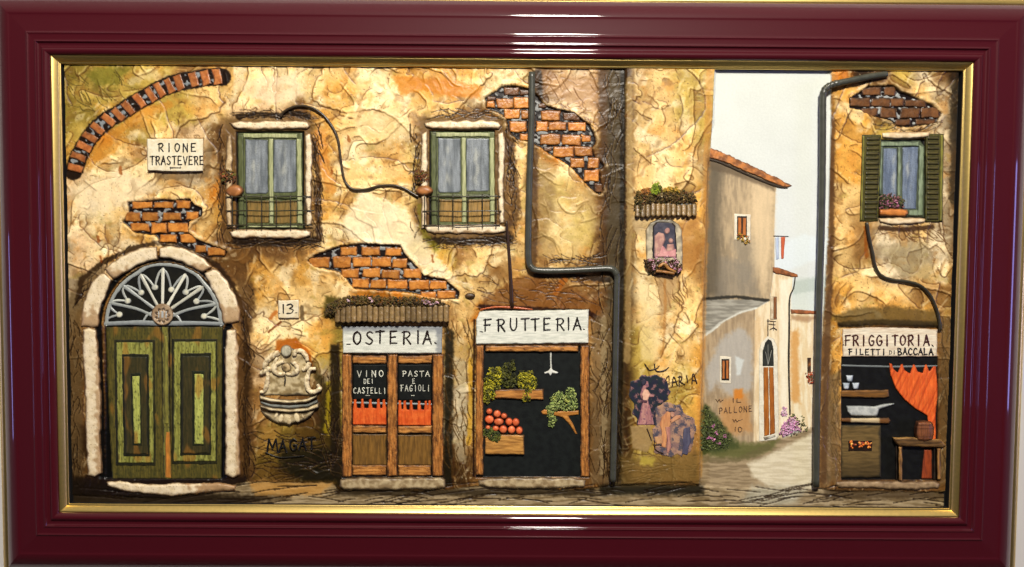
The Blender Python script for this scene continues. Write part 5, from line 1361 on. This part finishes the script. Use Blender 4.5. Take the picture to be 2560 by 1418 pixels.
blob('shell_crest', fz(ell(308, 510, 46, 50, 18)), 12, 17, ((190, 184, 158), (160, 154, 130), (90, 80, 60), 5, 0.7), ft, 'stone', edge=4, dome=5, wob=1, shape=lambda x, y, s: 1.0 * np.cos(x / 1.6) * ss(0, 4, s))
blob('mask', fz(ell(308, 640, 40, 42, 16)), 11, 15, ((190, 164, 118), (96, 78, 50), (50, 38, 26), 4, 0.9), ft, 'stone', edge=3, dome=4, wob=1.6)
ribbon('spout', [[(712, 938, 3), (713, 950, 3.4), (711, 960, 2.6)]], 19, (38, 34, 26), ft, 'pipe', dome=2)

# --- shrine (a plain painted stand-in for the small devotional print)
sr = part('wall_shrine', pic, 1660, 687, 14, 'arched niche holding a small pink and blue painted picture with a flower box')
blob('niche_frame', [(1613, 600), (1614, 575), (1624, 556), (1645, 548), (1678, 548), (1698, 560), (1706, 580), (1708, 672), (1616, 668)], 11, 19, ((196, 182, 150), (150, 140, 118), (110, 88, 58), 5, 0.8), sr, 'stone', edge=5, wob=1.5, rough=1.2,
     paint=lambda x, y, s, C_: C_ * (1 - (ss(1.0, 0, (y - 548) / 30) * 0.4)[:, None]))
blob('dark_reveal', [(1630, 646), (1630, 566), (1640, 554), (1680, 554), (1690, 566), (1694, 646)], 18, 19.4, ((34, 26, 24), (44, 34, 28), (28, 20, 18), 3, 0.4), sr, 'flat', edge=1.5, wob=0.4)
blob('painted_picture', [(1633, 644), (1634, 568), (1643, 557), (1678, 557), (1687, 568), (1691, 644)], 19, 20.2, ((58, 58, 70), (76, 74, 84), (36, 34, 42), 3, 0.5), sr, 'flat', edge=1.5, wob=0.3)
SK = ((196, 154, 136), (168, 124, 114), (110, 80, 80), 4, 0.7)
for p, c_ in (([(1636, 590), (1646, 580), (1660, 584), (1664, 600), (1656, 618), (1648, 640), (1636, 642)], SK), (ell(1668, 577, 7, 8.5, 12, .5), SK), ([(1638, 622), (1655, 612), (1668, 626), (1690, 622), (1690, 643), (1636, 643)], ((196, 134, 134), (210, 156, 150), (120, 80, 90), 4, 0.5)),
              (ell(1677, 602, 6.5, 7, 12), SK), ([(1668, 610), (1684, 610), (1688, 630), (1664, 630)], SK)):
    blob('painted_figure', p, 20, 20.9, c_, sr, 'flat', edge=1.5, wob=0.5, step=1.5, rough=0.1)
tuft('flower_box', [(1608, 650), (1625, 644), (1650, 648), (1690, 646), (1704, 654), (1707, 678), (1690, 687), (1640, 688), (1620, 682), (1612, 664)], 14, 26, 620, [(58, 36, 22), (84, 54, 30), (48, 44, 22), (100, 66, 34)], sr, 3.4, kind='stuff')
tube('carved_branch', [(1646, 668), (1660, 660), (1672, 672), (1690, 680)], 4, 27, (168, 116, 56), sr, 'stone', lump=0.3, taper=(3, 4.5, 4, 3))
tube('carved_branch', [(1640, 678), (1660, 680), (1686, 684)], 3.4, 27, (150, 100, 48), sr, 'stone', lump=0.3)
for (x, y) in ((1626, 652), (1632, 654), (1634, 664), (1636, 673), (1648, 652), (1665, 658), (1678, 664), (1689, 658), (1692, 652), (1688, 670), (1696, 678), (1700, 676), (1640, 645), (1666, 646), (1684, 645)):
    tuft('blossom', ell(x, y, 5, 5, 8), 27, 30, 6, [(206, 160, 172), (188, 134, 152)], sr, 2.6)

# --- torn posters and brush graffiti on the pillar
po = part('torn_poster', pic, 1600, 1060, 12, 'torn dark poster of a woman in a long pink dress')
def ragged(c1, c2, sc_=7, seed=3, th=0.1):
    def f(x, y, s, C_):
        m = ss(th, th + 0.15, gn(x / sc_, y / sc_, seed) + 0.5 * gn(x / 3, y / 3, seed + 1))[:, None] * 0.85
        return C_ * (1 - m) + c3(c1) * m
    return f
pz = lambda pts: [(1530 + a / 4.05, 880 + b / 4.05) for a, b in pts]
blob('paper', pz([(170, 420), (190, 300), (250, 260), (340, 230), (480, 232), (560, 310), (585, 400), (575, 480), (470, 545), (440, 640), (430, 740), (260, 740), (215, 620), (205, 510)]), 11.5, 13.6,
     ((36, 38, 54), (34, 44, 48), (130, 100, 96), 2.5, 0.6), po, 'flat', edge=1.2, wob=6, paint=ragged((150, 104, 100), None, 13, 3, 0.38))
PK = ((184, 134, 124), (160, 108, 108), (96, 60, 76), 3, 0.6)
blob('painted_figure', pz([(330, 290), (365, 300), (375, 350), (345, 370), (350, 400), (430, 440), (425, 455), (365, 465), (375, 520), (400, 620), (430, 738), (258, 738), (285, 600), (310, 510), (285, 430), (300, 370)]), 13.4, 14.4, PK, po, 'flat', edge=1, wob=1,
     step=1.6, g='v', paint=ragged((110, 72, 96), None, 6, 13, 0.42))
blob('painted_figure', pz([(330, 375), (365, 385), (390, 430), (360, 495), (315, 500), (300, 430)]), 14.2, 14.8, ((226, 180, 152), (206, 158, 134), (150, 104, 96), 3, 0.6), po, 'flat', edge=1, wob=1, step=1.6)
blob('painted_figure', pz(ell(320, 310, 26, 34, 12, .3)), 14.2, 14.9, ((54, 52, 66), (70, 62, 70), (30, 30, 44), 3, 0.6), po, 'flat', edge=1, wob=1, step=1.6)
blob('painted_figure', pz([(300, 440), (330, 450), (360, 500), (352, 520), (300, 512)]), 14.2, 14.9, ((70, 50, 60), (90, 60, 70), (50, 36, 50), 2, 0.5), po, 'flat', edge=1, wob=0.8, step=1.6)
for q in ([(300, 560), (285, 640), (278, 720)], [(345, 540), (350, 630), (352, 730)], [(375, 560), (395, 640), (405, 725)]):
    ribbon('dress_fold', [[p + (1.8,) for p in pz(q)]], 14.3, (120, 74, 92), po, 'flat', dome=.3)
po2 = part('torn_poster', pic, 1690, 1140, 12, 'torn poster of a hatted man in orange beside blue-grey figures')
blob('paper', pz([(420, 560), (480, 540), (570, 500), (640, 530), (720, 570), (780, 640), (850, 720), (840, 880), (800, 980), (700, 1060), (560, 1060), (440, 1010), (420, 900), (430, 740)]), 11.5, 13.2,
     ((172, 134, 108), (132, 104, 98), (150, 120, 90), 3.5, 0.8), po2, 'flat', edge=1.2, wob=8, paint=ragged((68, 68, 82), None, 17, 23, 0.08))
blob('painted_figure', pz([(560, 600), (600, 620), (590, 740), (570, 800), (560, 900), (540, 970), (500, 960), (500, 800), (485, 740), (500, 660)]), 13, 14, ((206, 146, 96), (190, 128, 86), (140, 90, 70), 3, 0.6), po2, 'flat', edge=1, wob=1.4, step=1.6, g='v')
blob('painted_figure', pz([(590, 690), (640, 650), (690, 640), (700, 665), (640, 700), (600, 730)]), 13.6, 14.4, ((200, 146, 108), (180, 124, 92), (120, 84, 70), 2, 0.5), po2, 'flat', edge=1, wob=1, step=1.6)
blob('painted_figure', pz(ell(612, 635, 24, 30, 12)), 13.6, 14.6, ((196, 148, 120), (170, 120, 100), (110, 76, 70), 3, 0.6), po2, 'flat', edge=1, wob=0.8, step=1.6)
blob('painted_figure', pz([(540, 760), (585, 760), (600, 960), (575, 1030), (552, 1020), (560, 900)]), 13.6, 14.3, ((186, 132, 112), (160, 104, 98), (110, 76, 80), 3, 0.6), po2, 'flat', edge=1, wob=1.4, step=1.6, g='v')
blob('painted_figure', pz([(720, 770), (790, 760), (800, 900), (760, 1040), (710, 1030), (715, 880)]), 13, 14, ((88, 86, 104), (74, 72, 92), (56, 50, 66), 3, 0.6), po2, 'flat', edge=1, wob=1.6, step=1.6, g='v')
blob('painted_figure', pz([(540, 580), (600, 560), (660, 585), (640, 605), (550, 605)]), 13, 14.2, ((96, 90, 100), (176, 134, 116), (60, 54, 66), 3, 0.6), po2, 'flat', edge=1, wob=1, step=1.6)
blob('painted_figure', pz([(430, 860), (510, 850), (520, 930), (450, 940)]), 13, 14, ((196, 150, 104), (176, 128, 92), (140, 96, 76), 3, 0.6), po2, 'flat', edge=1, wob=1.4, step=1.6)
DRK = (48, 30, 22)
ribbon('graffiti', [[p + (w_,) for p, w_ in zip(pz(q), ws)] for q, ws in (
    ([(330, 120), (360, 165), (385, 185), (450, 168), (480, 140)], (2, 3.4, 3, 3, 2)), ([(430, 122), (436, 170), (462, 198), (530, 188), (575, 155)], (2.4, 3, 3.4, 3.6, 2)),
    ([(535, 300), (575, 240), (578, 330)], (2, 2.4, 2)))] +
    [[p + (2.7,) for p in pz(q)] for q in ([(610, 350), (625, 250), (662, 340)], [(612, 310), (655, 300)], [(680, 345), (682, 245)], [(670, 255), (700, 250), (705, 285), (684, 300)], [(684, 300), (735, 330)],
    [(755, 240), (765, 308)], [(810, 325), (822, 218), (860, 320)], [(812, 285), (856, 295)], [(355, 780), (400, 896)], [(425, 940), (500, 940)], [(430, 900), (440, 990), (520, 1030)])], 14.6, DRK, pic, 'ink', label='dark brushed name scrawled above the torn posters')
ribbon('graffiti', word([('M', 668, 1098, 26, 32), ('A', 698, 1100, 18, 30), ('G', 724, 1098, 18, 28), ('A', 748, 1096, 17, 28), ('T', 770, 1094, 18, 28)], 3.3) + [[(664, 1132, 3), (700, 1144, 4), (760, 1140, 3)]], 11.5, (18, 15, 10), pic, 'ink', label='black scrawled signature on the wall under the fountain')
ribbon('graffiti', word([('W', 1790, 997, 16, 9), ('I', 1829, 996, 8, 10), ('L', 1841, 997, 13, 9)] + line_of('PALLONE', 1796, 1882, 1020, 14, 0.66, -0.8) + [('W', 1832, 1048, 14, 8), ('1', 1834, 1068, 8, 11), ('O', 1845, 1068, 10, 12)], 1.5)
       + [[(1848, 1052, 1.2), (1856, 1048, 1.2)]], 2.4, (88, 62, 42), pic, 'ink', dome=.4, label='thin brown football slogan written on the low painted wall')

# --- pipes, cables
PC = (64, 65, 57)
tube('drainpipe', [(1330, 181), (1329, 300), (1324, 450), (1321, 600), (1322, 650), (1328, 668), (1345, 676), (1400, 677), (1470, 674), (1520, 672), (1536, 678), (1543, 694), (1542, 720),
                   (1540, 850), (1537, 1000), (1534, 1120), (1532, 1203)], 8.2, 19, PC, pic, n=14, seg=10, lump=0.05, label='long grey drainpipe stepping down the left house wall', rings=((0.3, 0.345, 60), (0.575, 0.66, 90)))
tube('drainpipe', [(2216, 186, 12), (2180, 191, 16), (2120, 203, 19), (2085, 211, 19), (2066, 220, 19), (2058, 240, 19), (2057, 320, 19), (2056, 450, 19), (2053, 600, 19), (2048, 760, 19), (2045, 900, 18), (2042, 1050, 17), (2040, 1216, 15)],
     8.0, 18, PC, pic, n=14, seg=10, lump=0.05, label='straight grey drainpipe at the corner of the right-hand house', rings=((0.2, 0.42, 90),))
tube('cable', [(702, 292), (712, 278), (740, 266), (775, 268), (806, 286), (830, 316), (845, 350), (852, 400), (858, 440), (868, 462), (885, 474), (915, 474), (950, 465), (985, 464), (1012, 472), (1032, 484), (1046, 492)],
     3.1, 12.5, (56, 44, 28), pic, n=8, lump=0.15, label='dark cable looping between the two green windows')
tube('cable', [(2167, 556), (2172, 590), (2181, 630), (2188, 665), (2202, 688), (2230, 700), (2265, 704), (2300, 714), (2325, 738), (2340, 770), (2348, 800), (2351, 826)], 4.0, 12.5, (50, 46, 36), pic, n=8, lump=0.15, label='dark cable running down to the fried fish shop')
tube('hanging_rod', [(1266, 552), (1270, 600), (1276, 680), (1280, 768)], 4, 14, (52, 34, 20), pic, n=8, taper=(2.6, 3.4, 4.2, 5), label='dark rod hanging above the fruit shop sign')
blob('knob', ell(1175, 740, 13, 8, 14), 7, 10, ((84, 62, 38), (60, 44, 28), (50, 36, 24), 4, 0.6), pic, 'stone', edge=5, dome=4)

# --- details of the painted street
TH = ((176, 106, 52), (140, 84, 44), (70, 44, 28), 3, 0.7)
def flatp(nm, poly, h, c_, par=pic, lab=None, **k):
    return blob(nm, poly, h - 1.2, h, c_, par, 'flat', edge=1, wob=k.pop('wob', 0.5), rough=0.12, step=1.7, label=lab, **k)
blob('painted_roof', [(1768, 368), (1800, 378), (1850, 400), (1900, 424), (1950, 448), (1980, 464), (1968, 470), (1940, 462), (1890, 440), (1840, 418), (1790, 398), (1768, 394)], 1.5, 4.5, ((190, 120, 62), (128, 80, 46), (74, 50, 34), 3.4, 0.8), pic, 'brick', edge=2, wob=2.2, step=1.7,
     label='sloping brown tiled roof edge of the upper painted house')
ribbon('painted_eave', [[(1770, 398, 7), (1800, 406, 6), (1850, 428, 6), (1900, 450, 6), (1945, 466, 7), (1968, 470, 4)]], 2.8, (52, 42, 32), pic, 'ink')
blob('painted_roof', [(1932, 668), (1950, 670), (1994, 686), (1996, 693), (1980, 693), (1940, 684), (1932, 680)], 1.5, 3.6, ((158, 96, 54), (110, 68, 44), (70, 46, 34), 2.5, 0.8), pic, 'brick', edge=1.6, wob=1, step=1.7, label='small brown roof of the white painted house')
blob('painted_roof', [(1976, 773), (2010, 775), (2050, 779), (2050, 786), (1978, 785)], 1.5, 3, ((168, 98, 60), (130, 80, 50), (90, 60, 44), 2, 0.6), pic, 'brick', edge=1.6, wob=1, step=1.7, label='low reddish roof of the farthest painted house')
WF = ((226, 218, 196), (214, 204, 180), (160, 146, 120), 2, 0.6)
SHT = ((184, 112, 56), (166, 96, 46), (60, 40, 28), 2, 0.8)
def swin(fr, sh, lab, dark=(36, 30, 26)):
    w_ = part('painted_window', pic, (fr[0] + fr[2]) / 2, fr[3], 2, lab)
    flatp('surround', [(fr[0], fr[1]), (fr[2], fr[1] + 2), (fr[2] - 1, fr[3]), (fr[0], fr[3] - 2)], 2.3, WF, w_)
    flatp('dark_opening', rect(*sh), 2.8, ((34, 30, 26), (44, 36, 30), (26, 22, 18), 2, 0.4), w_)
    mx = (sh[0] + sh[2]) / 2; p = (sh[2] - sh[0]) / 2 - 3.4
    for a in (sh[0] + 2.2, mx + 1.0):
        flatp('shutter', rect(a, sh[1] + 4, a + p + 0.6, sh[3] - 4), 3.4, SHT, w_, g='v')
    return w_
wn = swin((1835, 534, 1877, 602), (1842, 540, 1868, 594), 'small orange-shuttered painted window with trailing flowers')
tuft('flowers', [(1838, 586), (1850, 582), (1872, 590), (1876, 604), (1864, 612), (1858, 604), (1840, 594)], 3, 6, 70, [(78, 84, 34), (196, 100, 40), (180, 140, 50), (60, 70, 30)], wn, 2.6)
swin((1799, 890, 1829, 960), (1803, 897, 1824, 952), 'narrow orange-shuttered painted window low on the grey wall')
wn2 = part('painted_window', pic, 1935, 800, 2, 'tall slit painted window high on the white house')
flatp('dark_opening', rect(1925, 740, 1941, 800), 2.4, ((214, 200, 170), (190, 170, 140), (90, 74, 56), 2, 0.6), wn2)
flatp('shutter', rect(1933, 742, 1942, 798), 3, ((140, 90, 54), (120, 76, 46), (50, 36, 26), 2, 0.8), wn2, g='v')
wn3 = part('painted_window', pic, 2023, 935, 2, 'slit painted window with flowers on the farthest house')
flatp('dark_opening', rect(2018, 894, 2028, 934), 2.4, ((60, 44, 32), (150, 96, 50), (40, 30, 24), 2, 0.6), wn3)
tuft('flowers', [(2012, 934), (2034, 930), (2034, 950), (2026, 964), (2018, 952)], 3, 6, 70, [(64, 74, 36), (170, 70, 40), (90, 96, 50)], wn3, 2.6)
dr = part('painted_door', pic, 1922, 1105, 2, 'narrow arched brown painted door with a white surround')
flatp('surround', [(1897, 1104), (1897, 880), (1903, 856), (1919, 840), (1936, 848), (1944, 870), (1948, 1090), (1940, 1100)], 2.4, ((226, 220, 200), (214, 206, 184), (150, 138, 116), 2, 0.6), dr)
flatp('fan_window', [(1906, 916), (1906, 878), (1912, 856), (1920, 847), (1929, 852), (1934, 872), (1935, 916)], 3.0, ((48, 50, 46), (38, 38, 34), (26, 26, 24), 2, 0.5), dr)
ribbon('glazing_bar', [[(1920, 912, 1.4), (1914, 880, 1.2)], [(1920, 912, 1.4), (1920, 862, 1.2)], [(1920, 912, 1.4), (1929, 876, 1.2)]], 3.1, (150, 150, 140), dr, 'flat', dome=.3)
flatp('door_leaf', [(1908, 918), (1921, 918), (1924, 1088), (1910, 1092)], 3.2, ((172, 104, 40), (146, 84, 32), (70, 44, 24), 2, 0.7), dr, g='v')
flatp('door_leaf', [(1922, 918), (1934, 918), (1938, 1084), (1925, 1088)], 3.2, ((166, 98, 38), (140, 80, 30), (70, 44, 24), 2, 0.7), dr, g='v')
flatp('doorstep', [(1908, 1094), (1938, 1087), (1940, 1092), (1912, 1101)], 3.4, ((196, 194, 180), (120, 110, 92), (70, 60, 48), 2, 0.6), dr)
ribbon('house_pipe', [[(1988, 693, 3), (1984, 720, 3.4), (1974, 748, 4), (1973, 820, 5), (1972, 920, 5), (1975, 1036, 4)]], 2.6, (58, 52, 42), pic, 'ink', label='thin dark drainpipe on the white painted house')
ribbon('painted_lamp', [[(1920, 799, 2.4), (1920, 840, 2.2)], [(1918, 802, 1.8), (1940, 804, 1.4)], [(1922, 810, 1.6), (1938, 812, 1.4)], [(1934, 806, 1.6), (1934, 826, 1.6)], [(1925, 824, 2), (1934, 820, 2.6), (1942, 825, 2)]], 3, (70, 54, 42), pic, 'ink', label='tiny brown wrought bracket above the painted door')
fl_ = part('painted_flag', pic, 1950, 640, 2, 'two small cloths, one blue and one orange, on a thin line')
ribbon('line', [[(1934, 590, 1.8), (1971, 591, 1.6)]], 2.4, (40, 38, 40), fl_, 'ink')
flatp('cloth', [(1938, 594), (1947, 593), (1947, 648), (1940, 650)], 2.6, ((166, 182, 206), (186, 196, 212), (140, 156, 186), 2, 0.5), fl_, g='v')
flatp('cloth', [(1952, 593), (1963, 592), (1959, 647), (1953, 648)], 2.6, ((196, 96, 62), (178, 84, 56), (140, 70, 50), 2, 0.5), fl_, g='v')
sb = part('painted_shrub', pic, 1790, 1120, 2, 'dark green painted shrub with pink blossom by the graffiti wall')
tuft('leaves', [(1751, 1030), (1764, 1014), (1776, 1024), (1780, 1048), (1796, 1048), (1816, 1078), (1830, 1100), (1820, 1124), (1752, 1128)], 2, 6, 520, [(58, 68, 34), (78, 88, 44), (96, 104, 56), (48, 54, 28)], sb, 3.0, kind='stuff')
for (x, y) in ((1783, 1066), (1790, 1082), (1777, 1094), (1784, 1100), (1812, 1090), (1797, 1110), (1770, 1096)):
    tuft('blossom', ell(x, y, 6, 4.5, 8), 5, 8, 9, [(206, 130, 170), (180, 110, 150)], sb, 2.5)
sb2 = part('painted_shrub', pic, 1972, 1092, 2, 'pink blossoming painted bush at the corner of the white house')
tuft('leaves', [(1948, 1090), (1960, 1060), (1985, 1032), (1996, 1046), (2006, 1030), (2014, 1060), (2022, 1074), (2000, 1086), (1970, 1092)], 2, 6, 150, [(70, 76, 40), (96, 100, 60), (110, 80, 84)], sb2, 2.8, kind='stuff')
tuft('blossom', [(1950, 1086), (1952, 1070), (1966, 1050), (1986, 1042), (1998, 1062), (2002, 1076), (1976, 1082), (1962, 1092)], 5, 8, 260, [(204, 140, 182), (222, 176, 204), (176, 112, 152)], sb2, 2.7, kind='stuff')
tuft('blossom', [(1952, 1030), (1958, 1016), (1966, 1022), (1968, 1040), (1954, 1040)], 3, 6, 60, [(204, 150, 182), (222, 190, 208)], sb2, 2.5, kind='stuff')
